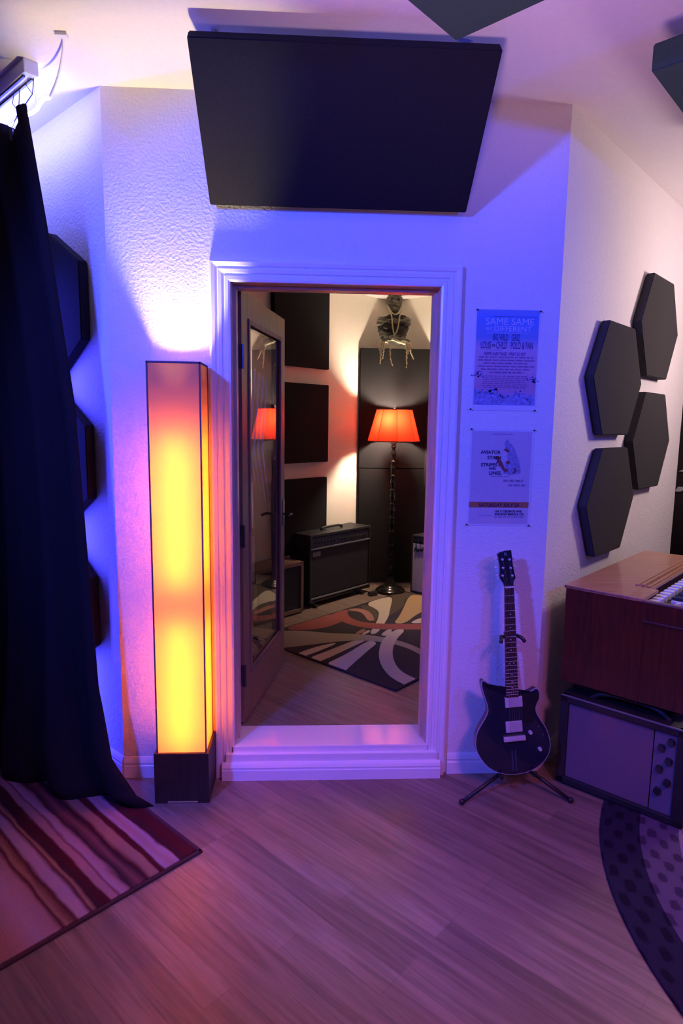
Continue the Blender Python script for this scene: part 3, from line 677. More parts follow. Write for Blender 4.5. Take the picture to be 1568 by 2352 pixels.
# forearms folded across the waist with thin dangling fingers
def wig(pts, r0, r1, n=14, amp=.004):
    ps = smoothpoly(pts, 2, False); k = len(ps); out = []; rs = []
    for i, p in enumerate(ps):
        f = i / (k - 1); out.append((p[0] + amp * math.sin(i * 2.3), p[1], p[2] + amp * .5 * math.cos(i * 1.9))); rs.append((r0 + (r1 - r0) * f) * (1 + .22 * math.sin(i * 3.1)))
    return out, rs
def arm(sx, m, pts, r, hand, fingers):
    bm = B(); p, rs = wig(pts, r[0], r[1]); tube(bm, p, rs, 10); a = obj('forearm', bm, m, mu, smooth=True)
    bm = B(); hx, hz = hand
    bmesh.ops.create_icosphere(bm, subdivisions=3, radius=1, matrix=Matrix.Translation((hx, my - .115, hz)) @ Matrix.Diagonal((.030, .012, .022, 1)))
    hnd = obj('hand', bm, BONE, a, smooth=True)
    for f in fingers:
        bm2 = B(); q = [(x, my - .118 - .006 * k, z) for k, (x, z) in enumerate(f)]; p, rs = wig(q, .0095, .0028, amp=.003); tube(bm2, p, rs, 7); merge_ = bm2
        me = bpy.data.meshes.new('f'); merge_.to_mesh(me); merge_.free()
        bmx = B(); bmx.from_mesh(hnd.data); me.transform(Matrix.Identity(4)); 
        off = INV[mu.name]; me.transform(off); bmx.from_mesh(me); bmx.to_mesh(hnd.data); bmx.free(); bpy.data.meshes.remove(me)
    for p_ in hnd.data.polygons: p_.use_smooth = True
arm(-1, GREY, [(mx_ + .115, my - .07, 2.37), (mx_ + .04, my - .10, 2.385), (mx_ - .06, my - .105, 2.385), (mx_ - .115, my - .11, 2.36)], (.022, .016), (.490, 2.352),
    [[(.472, 2.35), (.470, 2.31), (.478, 2.27), (.482, 2.22), (.478, 2.17)], [(.484, 2.34), (.490, 2.30), (.486, 2.26), (.492, 2.235)], [(.510, 2.35), (.510, 2.31), (.504, 2.27), (.500, 2.225), (.494, 2.21)],
     [(.520, 2.36), (.548, 2.355), (.562, 2.33), (.563, 2.27), (.566, 2.22), (.575, 2.18), (.586, 2.155)], [(.474, 2.345), (.462, 2.33), (.458, 2.315)]])
arm(1, BONE, [(mx_ - .05, my - .09, 2.395), (mx_ - .02, my - .118, 2.38), (mx_ + .05, my - .122, 2.352), (mx_ + .110, my - .12, 2.345)], (.013, .011), (.716, 2.335),
    [[(.712, 2.33), (.708, 2.29), (.706, 2.25), (.704, 2.20), (.708, 2.17), (.703, 2.14)], [(.722, 2.33), (.734, 2.29), (.750, 2.25), (.764, 2.215)], [(.706, 2.335), (.697, 2.315), (.690, 2.30)], [(.718, 2.33), (.720, 2.29), (.716, 2.255)], [(.724, 2.335), (.736, 2.31), (.740, 2.285)]])
bm = B(); tube(bm, [(mx_, my - .02, 2.79), (mx_, my, 2.80)], .004); lathe(bm, [(.012, -.012), (.012, 0)], (mx_, my, 2.80), 10); obj('hook', bm, METAL, mu)

# ------------------------------------------------------------------ posters
def blotch(bm, x, z, s, n, seed, y):
    random.seed(seed)
    for _ in range(n):
        cx = x + random.gauss(0, s); cz = z + random.gauss(0, s * .6); r = s * random.uniform(.15, .5); k = 6
        bm.faces.new([bm.verts.new((cx + r * random.uniform(.5, 1.2) * math.cos(a * 2 * PI / k), y, cz + r * random.uniform(.4, .9) * math.sin(a * 2 * PI / k))) for a in range(k)])
def marks(bm, cx, z, w, h, seed, y, dens=1.):
    """a row of tiny unreadable print"""
    random.seed(seed); x = cx - w / 2
    while x < cx + w / 2:
        wl = random.uniform(.012, .035)
        e = min(x + wl, cx + w / 2)
        q = x
        while q < e:
            s = random.uniform(.0012, .0022); hh = h * random.uniform(.75, 1)
            kind = random.random()
            bm.faces.new([bm.verts.new(p) for p in ((q, y, z), (q + s * .55, y, z), (q + s * .55, y, z + hh), (q, y, z + hh))])
            if kind > .35: bm.faces.new([bm.verts.new(p) for p in ((q, y, z + h * .4), (q + s * 1.3, y, z + h * .4), (q + s * 1.3, y, z + h * .58), (q, y, z + h * .58))])
            q += s * 1.35
        x = e + .005
def grad_poster(nt, b):
    c = nt.nodes.new('ShaderNodeTexCoord'); sp = nt.nodes.new('ShaderNodeSeparateXYZ'); nt.links.new(c.outputs['Object'], sp.inputs[0])
    d_ = nt.nodes.new('ShaderNodeMath'); d_.operation = 'DIVIDE'; nt.links.new(sp.outputs['Z'], d_.inputs[0]); d_.inputs[1].default_value = .435
    r = ramp(nt, [(0, (.20, .30, .62)), (.06, (.22, .30, .62)), (.20, (.52, .25, .38)), (.45, (.60, .35, .46)), (.62, (.55, .35, .50)), (.72, (.16, .25, .55)), (.92, (.10, .25, .66)), (1, (.2, .3, .62))]); nt.links.new(d_.outputs[0], r.inputs['Fac'])
    nt.links.new(r.outputs[0], b.inputs['Base Color'])
PO1 = mat('printed_sunset_gradient', (.3, .3, .6), .5, nodes=grad_poster)
INK = mat('dark_blue_ink', (.05, .05, .20), .6); INKL = mat('pale_ink', (.55, .58, .85), .6); INKP = mat('purple_ink', (.22, .09, .30), .6); MTN = nmat('mountain_print', (.26, .25, .50), .6, 60, .4, 0); MTD = mat('mountain_shadow_ink', (.15, .13, .38), .6)
PAPER = nmat('pale_poster_paper', (.56, .46, .54), .6, 250, .06, 0); WPAP = mat('white_paper_border', (.72, .68, .72), .5)
def sheet(bm, x0, z0, x1, z1, y0=0, y1=-.0008, wav=.0015, n=16, seed=0):
    rows = []
    for i in range(n + 1):
        row = []
        for j in range(n + 1):
            x = x0 + (x1 - x0) * i / n; z = z0 + (z1 - z0) * j / n
            row.append(bm.verts.new((x, y1 - wav * (.5 + .5 * noise.noise(Vector((x * 9 + seed, z * 9, 0)))) * 0, z)))
        rows.append(row)
    for i in range(n):
        for j in range(n): bm.faces.new((rows[i][j], rows[i + 1][j], rows[i + 1][j + 1], rows[i][j + 1]))
def T2(x, z, y=-.0022, rot=0): return Matrix.Translation((x, y, z)) @ Matrix.Rotation(PI / 2, 4, 'X') @ Matrix.Rotation(rot, 4, 'Z')
def fit(bmt, w, x, z, y):
    """scale text mesh (built flat at origin in XY) to width w and place centred"""
    xs = [v.co.x for v in bmt.verts]; s = w / (max(xs) - min(xs)); m = (max(xs) + min(xs)) / 2
    for v in bmt.verts: v.co.x = (v.co.x - m) * s
    bmt.transform(T2(x, z, y)); return bmt
I4 = Matrix.Identity(4)
# poster one: local origin bottom-left on wall
p1 = thing('concert_poster', 'upper gig poster with a blue to pink sunset gradient beside the door', 'poster', (.6135, -.001, 1.734))
P1W, P1H = .286, .434
bm = B(); box(bm, (-.002, -.0008, -.002), (P1W, 0, P1H)); obj('paper', bm, WPAP, p1, world=False)
bm = B(); box(bm, (.003, -.0016, .022), (P1W - .006, -.0008, P1H - .001)); obj('printed_picture', bm, PO1, p1, world=False)
bm = B(); y = -.0022
ridge = [(.004, .024), (.004, .095), (.03, .085), (.045, .075), (.075, .098), (.10, .080), (.14, .055), (.165, .048), (.19, .078), (.215, .070), (.24, .060), (.26, .068), (.279, .05), (.279, .024)]
bm.faces.new([bm.verts.new((a, -.0018, b)) for a, b in ridge]); obj('mountain_print', bm, MTN, p1, world=False)
bm = B(); blotch(bm, .09, .078, .016, 26, 3, y); blotch(bm, .13, .058, .012, 20, 4, y); blotch(bm, .20, .072, .012, 16, 5, y); blotch(bm, .25, .05, .010, 12, 6, y); blotch(bm, .03, .075, .010, 12, 9, y)
blotch(bm, .018, .155, .014, 24, 7, y); blotch(bm, .262, .135, .014, 24, 8, y); obj('palm_print', bm, MTD, p1, world=False)
bm = B(); merge(bm, fit(text('SAME SAME', .041, I4, .0002), .215, .150, .369, y)); merge(bm, fit(text('DIFFERENT', .031, I4, .0002), .165, .165, .342, y)); merge(bm, fit(text('BUT', .016, I4, .0002), .028, .060, .346, y)); marks(bm, .150, .332, .20, .004, 21, y); obj('title_lettering', bm, INKL, p1, world=False)
bm = B()
for s, w_, x_, z_, sz in (('BIG WILD', .068, .112, .302, .040), ('GRIZ', .038, .180, .302, .040), ('LOUIS', .045, .048, .267, .043), ('THE', .016, .082, .275, .015), ('CHILD', .048, .118, .267, .043), ('POLO & PAN', .098, .208, .267, .043)):
    merge(bm, fit(text(s, sz, I4, .0002, bold=.0006), w_, x_, z_, y))
box(bm, (.075, y - .0003, .403), (.27, y, .4045)); box(bm, (.04, y - .0003, .260), (.12, y, .2607)); obj('headliner_lettering', bm, INK, p1, world=False)
bm = B()
merge(bm, fit(text('HIPPIE SABOTAGE', .020, I4, .0002, bold=.0006), .100, .092, .238, y)); merge(bm, fit(text('WHAT SO NOT', .020, I4, .0002, bold=.0006), .080, .190, .238, y))
for k in range(6): marks(bm, .142 + .003 * math.sin(k * 3), .226 - k * .0132, (.245, .25, .20, .25, .22, .15)[k], .009, 40 + k, y)
for k in range(7): marks(bm, .142, .146 - k * .0083, (.20, .19, .20, .20, .21, .22, .19)[k], .0045, 60 + k, y)
obj('lineup_lettering', bm, INKP, p1, world=False)
# poster two
p2 = thing('gig_poster', 'lower pale speckled gig poster with an orange date band', 'poster', (.614, -.001, 1.212))
bm = B(); box(bm, (-.001, -.0008, 0), (.286, 0, .438)); obj('paper', bm, WPAP, p2, world=False)
bm = B(); box(bm, (.004, -.0016, .008), (.276, -.0008, .428)); obj('printed_picture', bm, PAPER, p2, world=False)
OR = mat('orange_band_ink', (.42, .13, .05), .6); BLK = mat('black_ink', (.03, .02, .07), .6)
bm = B(); box(bm, (.003, -.0020, .082), (.277, -.0016, .108)); obj('date_band', bm, OR, p2, world=False)
bm = B(); y = -.0024
merge(bm, fit(text('SATURDAY JULY 23', .022, I4, .0002, bold=.0008), .185, .140, .087, y))
merge(bm, fit(text('143 S CEDROS AVE', .0135, I4, .0002, bold=.0005), .125, .185, .061, y)); merge(bm, fit(text('SOLANA BEACH, CA', .0135, I4, .0002, bold=.0006), .135, .19, .0475, y))
for s, w_, x_, z_, sz in (('AVIATOR', .092, .091, .327, .021), ('STASH', .062, .108, .303, .021), ('STRIPES', .075, .086, .270, .021), ('AND', .034, .102, .256, .014), ('LINES.', .058, .117, .233, .022), ):
    merge(bm, fit(text(s, sz, I4, .0002, bold=.0006), w_, x_, z_, y))
obj('lettering', bm, BLK, p2, world=False)
INKG = mat('grey_purple_ink', (.22, .13, .30), .6); INKF = mat('faint_ink', (.50, .44, .62), .6)
bm = B(); marks(bm, .14, .223, .085, .004, 11, y); marks(bm, .20, .200, .09, .012, 12, y); marks(bm, .22, .180, .08, .011, 13, y); marks(bm, .19, .036, .14, .007, 14, y); marks(bm, .145, .413, .10, .004, 15, y)
random.seed(5)
for _ in range(170):
    x = random.uniform(.008, .272); z = random.uniform(.12, .42); s = random.uniform(.0006, .0015); bm.faces.new([bm.verts.new(p) for p in ((x, y, z), (x + s * 1.6, y, z + s * .3), (x + s * 1.2, y, z + s), (x, y, z + s * .8))])
obj('small_print', bm, INKG, p2, world=False)
bm = B(); c = [(.02, .055), (.03, .068), (.045, .066), (.05, .055), (.04, .045), (.05, .035), (.04, .028), (.022, .03), (.03, .05)]
tube(bm, [(a, y, b) for a, b in smoothpoly(c, 2, False)], .0006, 4); marks(bm, .08, .042, .05, .008, 16, y); obj('venue_logo', bm, INKF, p2, world=False)
# abstract cone-shaped creature drawing: grey sail and orange zigzag
bm = B(); sail = [(.163, .395), (.185, .37), (.205, .34), (.222, .30), (.232, .26), (.232, .238), (.185, .232), (.150, .238), (.160, .262), (.158, .285), (.172, .30), (.165, .32), (.172, .335), (.158, .35), (.152, .375)]
bm.faces.new([bm.verts.new((a, -.0022, b)) for a, b in sail]); obj('creature_drawing', bm, nmat('grey_blue_ink', (.28, .25, .42), .6, 90, .3, 0), p2, world=False)
bm = B()
for pl in ([(.108, .315), (.128, .318), (.138, .300), (.148, .286), (.158, .262), (.172, .258), (.176, .250), (.160, .244), (.150, .252), (.138, .270), (.128, .272), (.130, .284), (.118, .286), (.122, .300), (.112, .302)], [(.148, .345), (.160, .352), (.172, .345), (.178, .335), (.165, .334), (.156, .342)], [(.160, .290), (.172, .298), (.184, .288), (.176, .280), (.166, .282)], [(.196, .262), (.210, .262), (.214, .248), (.204, .238), (.192, .240), (.205, .250)]):
    bm.faces.new([bm.verts.new((a, -.0026, b)) for a, b in pl])
obj('zigzag_drawing', bm, mat('rust_ink', (.22, .05, .06), .6), p2, world=False)
for pr, pts in ((p1, [(.002, .430), (.283, .428), (-.010, .002), (.280, -.001)]), (p2, [(-.002, .436), (.284, .434), (-.006, .004), (.282, .000)])):
    for x, z in pts:
        bm = B(); tube(bm, [(x, .0, z), (x, -.004, z)], .0028, 8); tube(bm, [(x, -.004, z), (x, -.010, z)], [.0022, .0040], 8); obj('push_pin', bm, BLACK, pr, world=False, smooth=True)

# ------------------------------------------------------------------ electric guitar and its stand
gb_ = Vector((.845, -.20, .06)); gax = Vector((-.08701669, .09356633, .99180312)); gux = Vector((.99620685, .00817283, .08663203))
gn = gux.cross(gax)      # points towards the room (-y)
if gn.y > 0: gn = -gn
GM = Matrix(((gux[0], gax[0], gn[0], gb_[0]), (gux[1], gax[1], gn[1], gb_[1]), (gux[2], gax[2], gn[2], gb_[2]), (0, 0, 0, 1)))
gt_ = thing('electric_guitar', 'black double-cutaway electric guitar standing between the door and the organ', 'guitar', tuple(gb_))
PUK = mat('satin_nickel', (.62, .58, .62), .5, .25)
GBL = mat('gloss_black_lacquer', (.010, .014, .030), .18, **{'Coat Weight': .5}); BIN = mat('pale_binding', (.35, .3, .4), .4)
body = [(-0.1255, 0.4868), (-0.1076, 0.4716), (-0.082, 0.4502), (-0.0555, 0.4423), (-0.0311, 0.4427), (0.0266, 0.4128), (0.0561, 0.4073), (0.0894, 0.4178), (0.1121, 0.432), (0.126, 0.4116), (0.1224, 0.3792), (0.1041, 0.3482), (0.1023, 0.3211), (0.1193, 0.2867), (0.144, 0.2459), (0.1576, 0.2007), (0.1603, 0.1565), (0.1498, 0.119), (0.1171, 0.0782), (0.066, 0.0502), (-0.0113, 0.0387), (-0.0759, 0.0507), (-0.1284, 0.0807), (-0.1632, 0.1281), (-0.1818, 0.1738), (-0.1812, 0.2229), (-0.1648, 0.265), (-0.135, 0.3057), (-0.1136, 0.3418), (-0.1168, 0.3747), (-0.1277, 0.4138), (-0.1359, 0.4525), (-0.1368, 0.4797)]
body = smoothpoly(body, 2)
def off(poly, k):
    cx = sum(p[0] for p in poly) / len(poly); n = len(poly); out = []
    for i in range(n):
        a = Vector(poly[i - 1]); b = Vector(poly[(i + 1) % n]); t = (b - a).normalized(); nn = Vector((t.y, -t.x)); out.append((poly[i][0] + nn.x * k, poly[i][1] + nn.y * k))
    return out
ar = sum(body[i][0] * body[(i + 1) % len(body)][1] - body[(i + 1) % len(body)][0] * body[i][1] for i in range(len(body)))
sg = -1 if ar > 0 else 1
def gp(a, b, c): return GM @ Vector((a, b, c))
def loft(bm, layers):
    rings = [[bm.verts.new(gp(x, y, z)) for x, y in poly] for poly, z in layers]; n = len(rings[0])
    for i in range(len(rings) - 1):
        for k in range(n): bm.faces.new((rings[i][k], rings[i][(k + 1) % n], rings[i + 1][(k + 1) % n], rings[i + 1][k]))
    bm.faces.new(rings[0]); bm.faces.new(rings[-1])
bm = B(); loft(bm, [(off(body, sg * .006), -.042), (body, -.038), (body, -.003), (off(body, sg * .003), 0), (off(body, sg * .018), .002)])
obj('body', bm, GBL, gt_)
bm = B()
r1 = off(body, -sg * .0006); r2 = off(body, sg * .0022)
va = [bm.verts.new(gp(x, y, -.005)) for x, y in r1]; vb = [bm.verts.new(gp(x, y, .0004)) for x, y in r1]; vc = [bm.verts.new(gp(x, y, .0008)) for x, y in r2]
for k in range(len(va)):
    bm.faces.new((va[k], va[(k + 1) % len(va)], vb[(k + 1) % len(va)], vb[k])); bm.faces.new((vb[k], vb[(k + 1) % len(va)], vc[(k + 1) % len(va)], vc[k]))
obj('binding', bm, BIN, gt_)
guard = [(.0345, .4093), (.0889, .4097), (.1187, .4069), (.12, .3849), (.0986, .3488), (.0939, .3164), (.0803, .274), (.0478, .2771), (.0438, .3431), (.031, .3552)]
bm = B(); loft(bm, [(guard, .002), (guard, .0045)]); obj('pickguard', bm, BLACK, gt_)
# neck and fretboard
def nx(v):   # half-plane interpolation between nut and body
    f = (v - .402) / (.899 - .402); return (-.032 + f * (.028), .0257 + f * (.0107))
bm = B()
for (z0, z1, k, mi) in ((-.018, .004, .004, 0), (.004, .010, 0, 1)):
    a0, a1 = nx(.402); b0, b1 = nx(.905)
    lo = [gp(a0 + k, .40, z0), gp(a1 - k, .40, z0), gp(b1 - k, .905, z0), gp(b0 + k, .905, z0)]; quadprism(bm, lo, 0, gn * (z1 - z0), mi)
FB = nmat('rosewood_board', (.05, .018, .02), .5, 50, .3, .05)
FRT = [.8608, .8267, .7926, .7616, .7306, .7028, .676, .6503, .6267, .6047, .5832, .5644, .5455, .5267, .5105, .4944, .4782, .4647, .4512, .4377, .4242, .4134]
nk = obj('neck', bm, [DOORW, FB], gt_)
for v in FRT:
    a, b = nx(v); bm = B(); tube(bm, [gp(a, v, .0105), gp(b, v, .0105)], .0011, 6); obj('fret', bm, PUK, nk)
for v, two in ((.777, 0), (.717, 0), (.663, 0), (.615, 0), (.555, 1), (.503, 0), (.472, 0), (.445, 0)):
    a, b = nx(v); c = (a + b) / 2
    for q in ((c - .010, c + .010) if two else (c,)): bm = B(); tube(bm, [gp(q, v, .0095), gp(q, v, .0108)], .0028, 10); obj('inlay_dot', bm, WHITEP, nk)
bm = B(); a, b = nx(.9); box(bm, (a, .896, .006), (b, .902, .0145), GM); obj('nut', bm, mat('bone_nut', (.85, .8, .8), .4), nk)
head = [(-0.0274, 1.0469), (-0.0149, 1.0565), (0.0095, 1.0613), (0.0364, 1.0628), (0.0375, 1.0388), (0.0398, 0.9907), (0.0481, 0.9366), (0.038, 0.9214), (0.0366, 0.9001), (-0.0035, 0.9036), (-0.0071, 0.9146), (-0.0216, 0.9398), (-0.019, 0.9956), (-0.0242, 1.0386)]
bm = B(); loft(bm, [(head, -.012), (head, .004)]); hs = obj('headstock', bm, GBL, gt_)
posts = [(-0.0064, 1.0238), (0.0256, 1.0212), (-0.0062, 0.9865), (0.028, 0.9836), (-0.01, 0.9522), (0.0333, 0.9485)]
for k, (a, b) in enumerate(posts):
    bm = B(); tube(bm, [gp(a, b, .004), gp(a, b, .0055)], .0055, 14); tube(bm, [gp(a, b, .0055), gp(a, b, .016)], .003, 10)
    sx = -1 if k % 2 == 0 else 1; ex = -.038 + .004 * (k // 2) if sx < 0 else .052
    tube(bm, [gp(a, b, -.014), gp(ex, b, -.014)], .0025, 8); box(bm, (ex - .006, b - .0045, -.022), (ex + .006, b + .0045, -.007), GM, .003)
    obj('tuning_peg', bm, PUK, hs)
bm = B(); ec = (.0101, 1.0464)
ps = [gp(ec[0] + .0062 * math.cos(q * PI / 12), ec[1] + .0062 * math.sin(q * PI / 12), .0046) for q in range(25)]; tube(bm, ps, .0006, 5)
for q in range(3):
    an = PI / 2 + q * 2 * PI / 3; tube(bm, [gp(*ec, .0046), gp(ec[0] + .0062 * math.cos(an), ec[1] + .0062 * math.sin(an), .0046)], .0006, 5)
obj('emblem', bm, METAL, hs, label='round crossed-forks emblem')
bm = B(); box(bm, (-.037, .354, .001), (.042, .402, .010), GM, .003); obj('pickup', bm, PUK, gt_)
bm = B(); box(bm, (-.041, .240, .001), (.035, .290, .010), GM, .003); obj('pickup', bm, PUK, gt_)
bm = B(); box(bm, (-.055, .200, .002), (.045, .222, .016), GM, .004)
for k in range(6): box(bm, (-.030 + k * .0115, .205, .014), (-.023 + k * .0115, .222, .0185), GM, .001)
obj('bridge', bm, PUK, gt_)
bm = B()
for x in (-.019, -.004): box(bm, (x - .003, .062, .002), (x + .003, .153, .004), GM)
obj('tailpiece', bm, mat('dull_steel', (.12, .17, .28), .4, .8), gt_)
for k in range(6):
    s_ = k / 5; a0, b0 = nx(.9); a1, b1 = -.030, .030
    x_n = a0 + .004 + (b0 - a0 - .008) * s_; x_b = -.0265 + .0575 * s_
    bm = B(); tube(bm, [gp(x_b, .213, .0175), gp(x_n, .9, .0145), gp(posts[[4, 2, 0, 1, 3, 5][k]][0], posts[[4, 2, 0, 1, 3, 5][k]][1], .010)], .00045 + .00012 * (5 - k) / 2, 5); obj('string', bm, METAL, gt_)
for a, b, r in ((.0694, .2313, .009), (.108, .1507, .009)):
    bm = B(); tube(bm, [gp(a, b, .002), gp(a, b, .014)], [r, r * .85], 16); obj('control_knob', bm, PUK, gt_)
bm = B()
for a, b in ((.1091, .2548), (.1284, .2146)): bm = B(); tube(bm, [gp(a, b, .001), gp(a, b, .006)], .0035, 8); obj('selector_switch', bm, METAL, gt_)
# stand
sd = thing('guitar_stand', 'black tubular tripod stand holding the electric guitar', 'stand', (.90, -.13, 0))
hub = Vector((.865, -.105, .16)); bm = B(); tube(bm, [(.875, -.085, .10), (.865, -.085, .20), (.800, -.052, .722)], .010, 10); obj('pole', bm, BLACK, sd, smooth=True)
bm = B(); yk = gp(.010, .668, -.030)
tube(bm, [(.800, -.052, .722), yk], .008, 8)
L_ = smoothpoly([tuple(yk), tuple(gp(-.030, .672, -.020)), tuple(gp(-.033, .680, .010)), tuple(gp(-.040, .672, .026)), tuple(gp(-.044, .655, .028))], 2, False); tube(bm, L_, .0085, 10)
R_ = smoothpoly([tuple(yk), tuple(gp(.040, .672, -.020)), tuple(gp(.044, .674, .006)), tuple(gp(.056, .668, .018)), tuple(gp(.066, .650, .022))], 2, False); tube(bm, R_, .0085, 10)
obj('neck_yoke', bm, BLACK, sd, smooth=True)
for e in ((.575, -.262, .011), (1.065, -.262, .011), (.90, -.02, .011)):
    bm = B(); tube(bm, [(.868, -.10, .105), ((e[0] + .87) / 2, (e[1] - .10) / 2, .062), e], .009, 10); lg = obj('leg', bm, BLACK, sd, smooth=True)
    bm = B(); bmesh.ops.create_icosphere(bm, subdivisions=2, radius=.0135, matrix=Matrix.Translation((e[0], e[1], .0135))); obj('rubber_foot', bm, BLACK, lg, smooth=True)
bm = B()
for sx in (-1, 1):
    c = gp(.0 + sx * .075, .049, -.02)
    tube(bm, smoothpoly([(.868, -.10, .105), (.868 + sx * .04, -.13, .09), tuple(gp(sx * .07, .036, -.045)), tuple(gp(sx * .075, .030, -.02)), tuple(gp(sx * .075, .030, .012)), tuple(gp(sx * .075, .055, .022))], 2, False), .007, 8)
obj('body_cradle', bm, BLACK, sd, smooth=True)

# ------------------------------------------------------------------ organ and the amplifier it stands over
og = thing('electric_organ', 'reddish brown wooden organ with slatted top and pale keys at the right wall', 'organ', tuple(RW(.6, .35, 0)), PI / 4)
def RWM():   # local x = t, y = -u, z
    return FR(RW(0, 0, 0), (S, S, 0), (-S, S, 0))
MO = RWM()
def ob(bm, t0, t1, u0, u1, z0, z1, bev=0, mi=0): box(bm, (t0, -u1, z0), (t1, -u0, z1), MO, bev, mi)
LEN = 1.13
bm = B()
ob(bm, 0, .022, .107, .64, .50, .942, .003)                    # near cheek
ob(bm, LEN - .022, LEN, .107, .64, .50, .942, .003)            # far cheek
ob(bm, .022, LEN - .022, .107, .125, .50, .93)                 # back
ob(bm, .022, LEN - .022, .125, .60, .50, .80)                  # case under the keys
ob(bm, .022, LEN - .022, .125, .40, .80, .93)                  # upper case
obj('case', bm, ORGANW, og)
bm = B(); ob(bm, -.006, .0, .445, .645, .852, .860, .001); ob(bm, -.004, .0, .44, .448, .50, .855, .001); obj('side_moulding', bm, ORGANW, og)
bm = B(); ob(bm, -.004, LEN + .004, .100, .412, .938, .952, .003); ob(bm, -.004, .21, .100, .44, .939, .9525, .003)
obj('top_board', bm, ORGANT, og)
bm = B()
for u0, z1 in ((.335, .958), (.360, .962), (.385, .957)): ob(bm, .22, LEN - .03, u0, u0 + .016, .950, z1, .004)
obj('lid_slat', bm, ORGANT, og)
bm = B(); ob(bm, .0, .024, .44, .645, .938, .947, .002); obj('cheek_cap', bm, CABW, og)
bm = B(); ob(bm, .022, LEN - .022, .412, .60, .80, .895, .002); kb = obj('key_bed', bm, BLACK, og)
for k in range(34):
    bm = B(); t0 = .20 + k * .0265
    if t0 + .025 > LEN - .03: break
    ob(bm, t0, t0 + .0250, .495, .635, .895, .915, .002); obj('white_key', bm, WHITEP, og)
for k in range(34):
    if k % 7 in (2, 6): continue
    t0 = .20 + k * .0265 + .018
    if t0 + .03 > LEN - .03: break
    bm = B(); ob(bm, t0, t0 + .0135, .495, .580, .915, .929, .002); obj('black_key', bm, BLACK, og)
for k in range(16): bm = B(); ob(bm, .10 + k * .058, .135 + k * .058, .425, .47, .895, .925, .006); obj('stop_tab', bm, WHITEP, og)
bm = B()
ob(bm, .024, .19, .48, .60, .80, .905); kbk = obj('key_block', bm, BLACK, og)
for k in range(3):
    bm = B(); c = RW(.055 + .04 * k, .54, .905); tube(bm, [c, c + Vector((0, 0, .022))], [.014, .011], 12); obj('volume_knob', bm, WHITEP, kbk)
bm = B(); ob(bm, .45, LEN, .15, .24, 0, .50, .003); ob(bm, LEN - .05, LEN, .15, .60, 0, .50, .003); obj('leg_panel', bm, ORGANW, og)

a2 = thing('practice_amplifier', 'black amplifier with a pale grille and side knobs underneath the organ', 'amplifier', tuple(RW(.1, .38, 0)), PI / 4)
bm = B()
ob(bm, .012, .28, .120, .665, .012, .440, .006)
for u0, u1, z0, z1 in ((.120, .160, .012, .44), (.617, .665, .012, .44), (.12, .665, .405, .44), (.12, .665, .012, .045)): ob(bm, -.016, .016, u0, u1, z0, z1, .006)
obj('cabinet', bm, TOLEX, a2)
bm = B(); ob(bm, -.004, .014, .160, .525, .045, .405, .002); obj('grille_cloth', bm, BEIGEG, a2)
bm = B(); ob(bm, -.004, .014, .529, .617, .045, .405, .002); cp = obj('control_panel', bm, nmat('pale_panel', (.13, .11, .17), .5, 200, .1, 0), a2)
for k, (u, z) in enumerate(((.595, .372), (.560, .335), (.592, .285), (.558, .240), (.592, .190), (.558, .140))):
    bm = B(); c = RW(-.004, u, z); n = RW(-.022, u, z) - c; tube(bm, [c, c + n], [.016, .013], 14); obj('knob', bm, DMETAL, cp)
bm = B(); pp = [RW(.05, u, z) for u, z in ((.24, .436), (.27, .462), (.33, .478), (.45, .480), (.53, .468), (.57, .436))]
tube(bm, smoothpoly([tuple(p) for p in pp], 2, False), .013, 8); obj('carry_handle', bm, TOLEX, a2, smooth=True)
bm = B(); ob(bm, -.018, -.010, .125, .66, .436, .442, .001); obj('top_trim', bm, TRS, a2)
for t in (.04, .24):
    for u in (.15, .63): bm = B(); tube(bm, [RW(t, u, .010 if u > .3 else 0), RW(t, u, .014)], .016, 10); obj('foot', bm, BLACK, a2)
bm = B(); ob(bm, .10, .27, .13, .62, .44, .50, .004); o = obj('riser_block', bm, BLACK); tag(o, 'black riser block between the amplifier and the organ', 'block')

# tapestry on the building wall beyond the right chamfer
tp = thing('tapestry', 'black tapestry with pale leaf shapes at the right edge above the organ', 'tapestry', (2.9, 1.0, 1.5))
def BW(t, u, z): return Vector((2.432 + t * S - u * S, 1.493 - t * S - u * S, z))
bm = B(); n = 60; rows = []
for i in range(n + 1):
    rows.append([bm.verts.new(BW(i / n * 1.5, .014 + .006 * math.sin(i * .7), z)) for z in (.55, 1.2, 1.8, 2.62)])
for i in range(n):
    for j in range(3): bm.faces.new((rows[i][j], rows[i + 1][j], rows[i + 1][j + 1], rows[i][j + 1]))
o = obj('cloth', bm, CLOTH, tp, smooth=True); md = o.modifiers.new('t', 'SOLIDIFY'); md.thickness = .004
LEAF = mat('pale_leaf_print', (.32, .34, .33), .8); bm = B(); random.seed(11)
for k in range(46):
    t = random.uniform(.03, 1.4); z = random.uniform(.9, 2.45); a = random.uniform(-.5, .5); l = random.uniform(.05, .14); w_ = l * random.uniform(.10, .28)
    pts = [(0, 0), (l * .35, w_), (l, 0), (l * .4, -w_ * .5)]
    bm.faces.new([bm.verts.new(BW(t + x * math.cos(a) - y_ * math.sin(a), .027, z + x * math.sin(a) + y_ * math.cos(a))) for x, y_ in pts])
obj('leaf_print', bm, LEAF, tp)

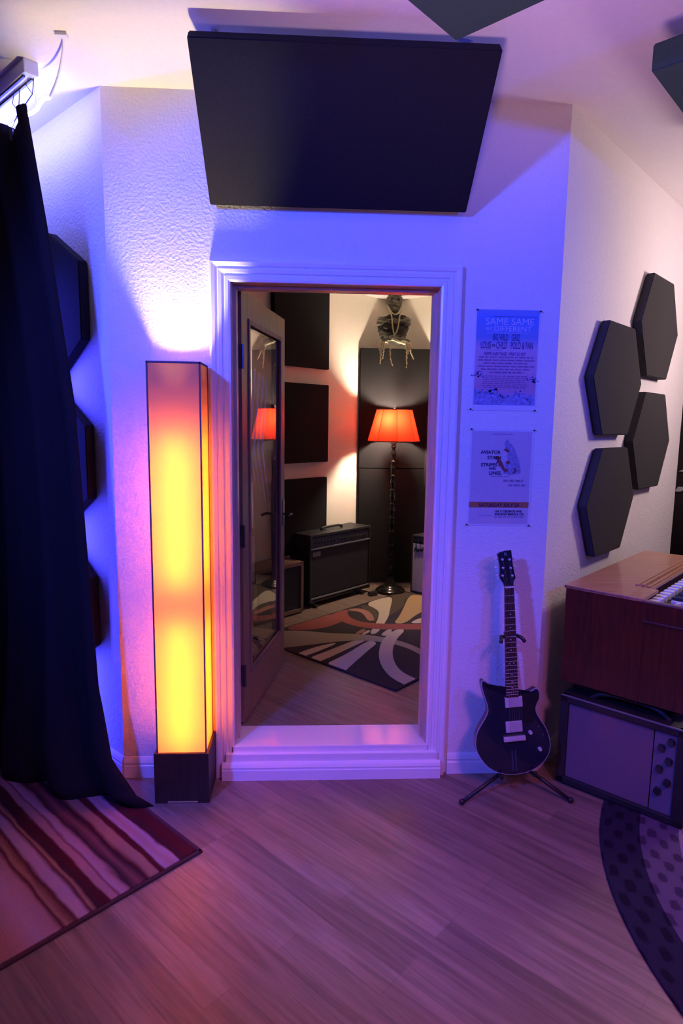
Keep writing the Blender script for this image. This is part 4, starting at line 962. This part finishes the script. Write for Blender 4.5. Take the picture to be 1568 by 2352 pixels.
# ------------------------------------------------------------------ lights
def light(name, kind, loc, col, e, size=.1, aim=None, spot=None, blend=.3):
    l = bpy.data.lights.new(name, kind); l.color = col; l.energy = e
    if kind == 'AREA': l.shape = 'DISK'; l.size = size
    else: l.shadow_soft_size = size
    if kind == 'SPOT': l.spot_size = spot; l.spot_blend = blend
    o = bpy.data.objects.new(name, l); COL.objects.link(o); o.location = loc
    if aim is not None: o.rotation_euler = (Vector(aim) - Vector(loc)).to_track_quat('-Z', 'Y').to_euler()
    return o
light('blue_wash_left', 'SPOT', (-1.65, -2.45, 2.72), (.050, .085, 1.0), 500, .10, (.2, 0, 1.35), 1.25, .5)
light('blue_wash_right', 'SPOT', (1.96, -2.5, 2.42), (.03, .05, 1.0), 165, .09, (-.3, 0, 1.9), 1.4, .8)
light('warm_lamp_right', 'POINT', (2.75, .35, 2.25), (1.0, .75, .76), 46, .12)
light('pink_floor_wash', 'SPOT', (1.2, -2.7, 2.95), (.78, .17, .62), 290, .3, (.5, -1.0, 0), 1.15, 1.0)
light('pink_ceiling_wash', 'SPOT', (-.5, -2.6, .5), (1.0, .50, .70), 260, .3, (.45, -1.35, 3.0), .95, 1.0)
light('lamp_uplight', 'SPOT', (-.657, -.118, 1.70), (1.0, .88, .52), 62, .045, (-.657, -.118, 3.0), 1.08, .6)
o = light('blue_curtain_light', 'AREA', LW(.42, .185, 1.15), (.05, .05, 1.0), 22, .05, LW(.02, 0, 1.15)); o.data.shape = 'RECTANGLE'; o.data.size = .05; o.data.size_y = 2.3
_d = (LW(.02, 0, 1.3) - LW(.42, .185, 1.3)).normalized(); o.rotation_euler = FR((0, 0, 0), Vector((0, 0, 1)).cross(-_d), (0, 0, 1)).to_euler()
w = bpy.data.worlds.new('room_ambience'); SC.world = w; w.use_nodes = True
w.node_tree.nodes['Background'].inputs[0].default_value = (.28, .13, 1.0, 1); w.node_tree.nodes['Background'].inputs[1].default_value = .10

# ------------------------------------------------------------------ camera
cd_ = bpy.data.cameras.new('camera'); cam = bpy.data.objects.new('camera', cd_); COL.objects.link(cam); SC.camera = cam
R_ = Matrix(((0.998795, -0.007221, -0.048533), (-0.047050, 0.139751, -0.989068), (0.013924, 0.990160, 0.139243)))
cam.matrix_world = Matrix.Translation((-0.10227, -2.82244, 1.66566)) @ R_.to_4x4()
cd_.sensor_fit = 'VERTICAL'; cd_.sensor_height = 36; cd_.lens = 1450 / 2352 * 36; cd_.clip_start = .05
SC.view_settings.view_transform = 'Standard'; SC.view_settings.look = 'None'; SC.view_settings.gamma = 1; SC.view_settings.exposure = 0
SC.view_settings.use_curve_mapping = False
SC.cycles.max_bounces = 10; SC.cycles.diffuse_bounces = 5; SC.cycles.use_denoising = True
SC.cycles.sample_clamp_indirect = 40
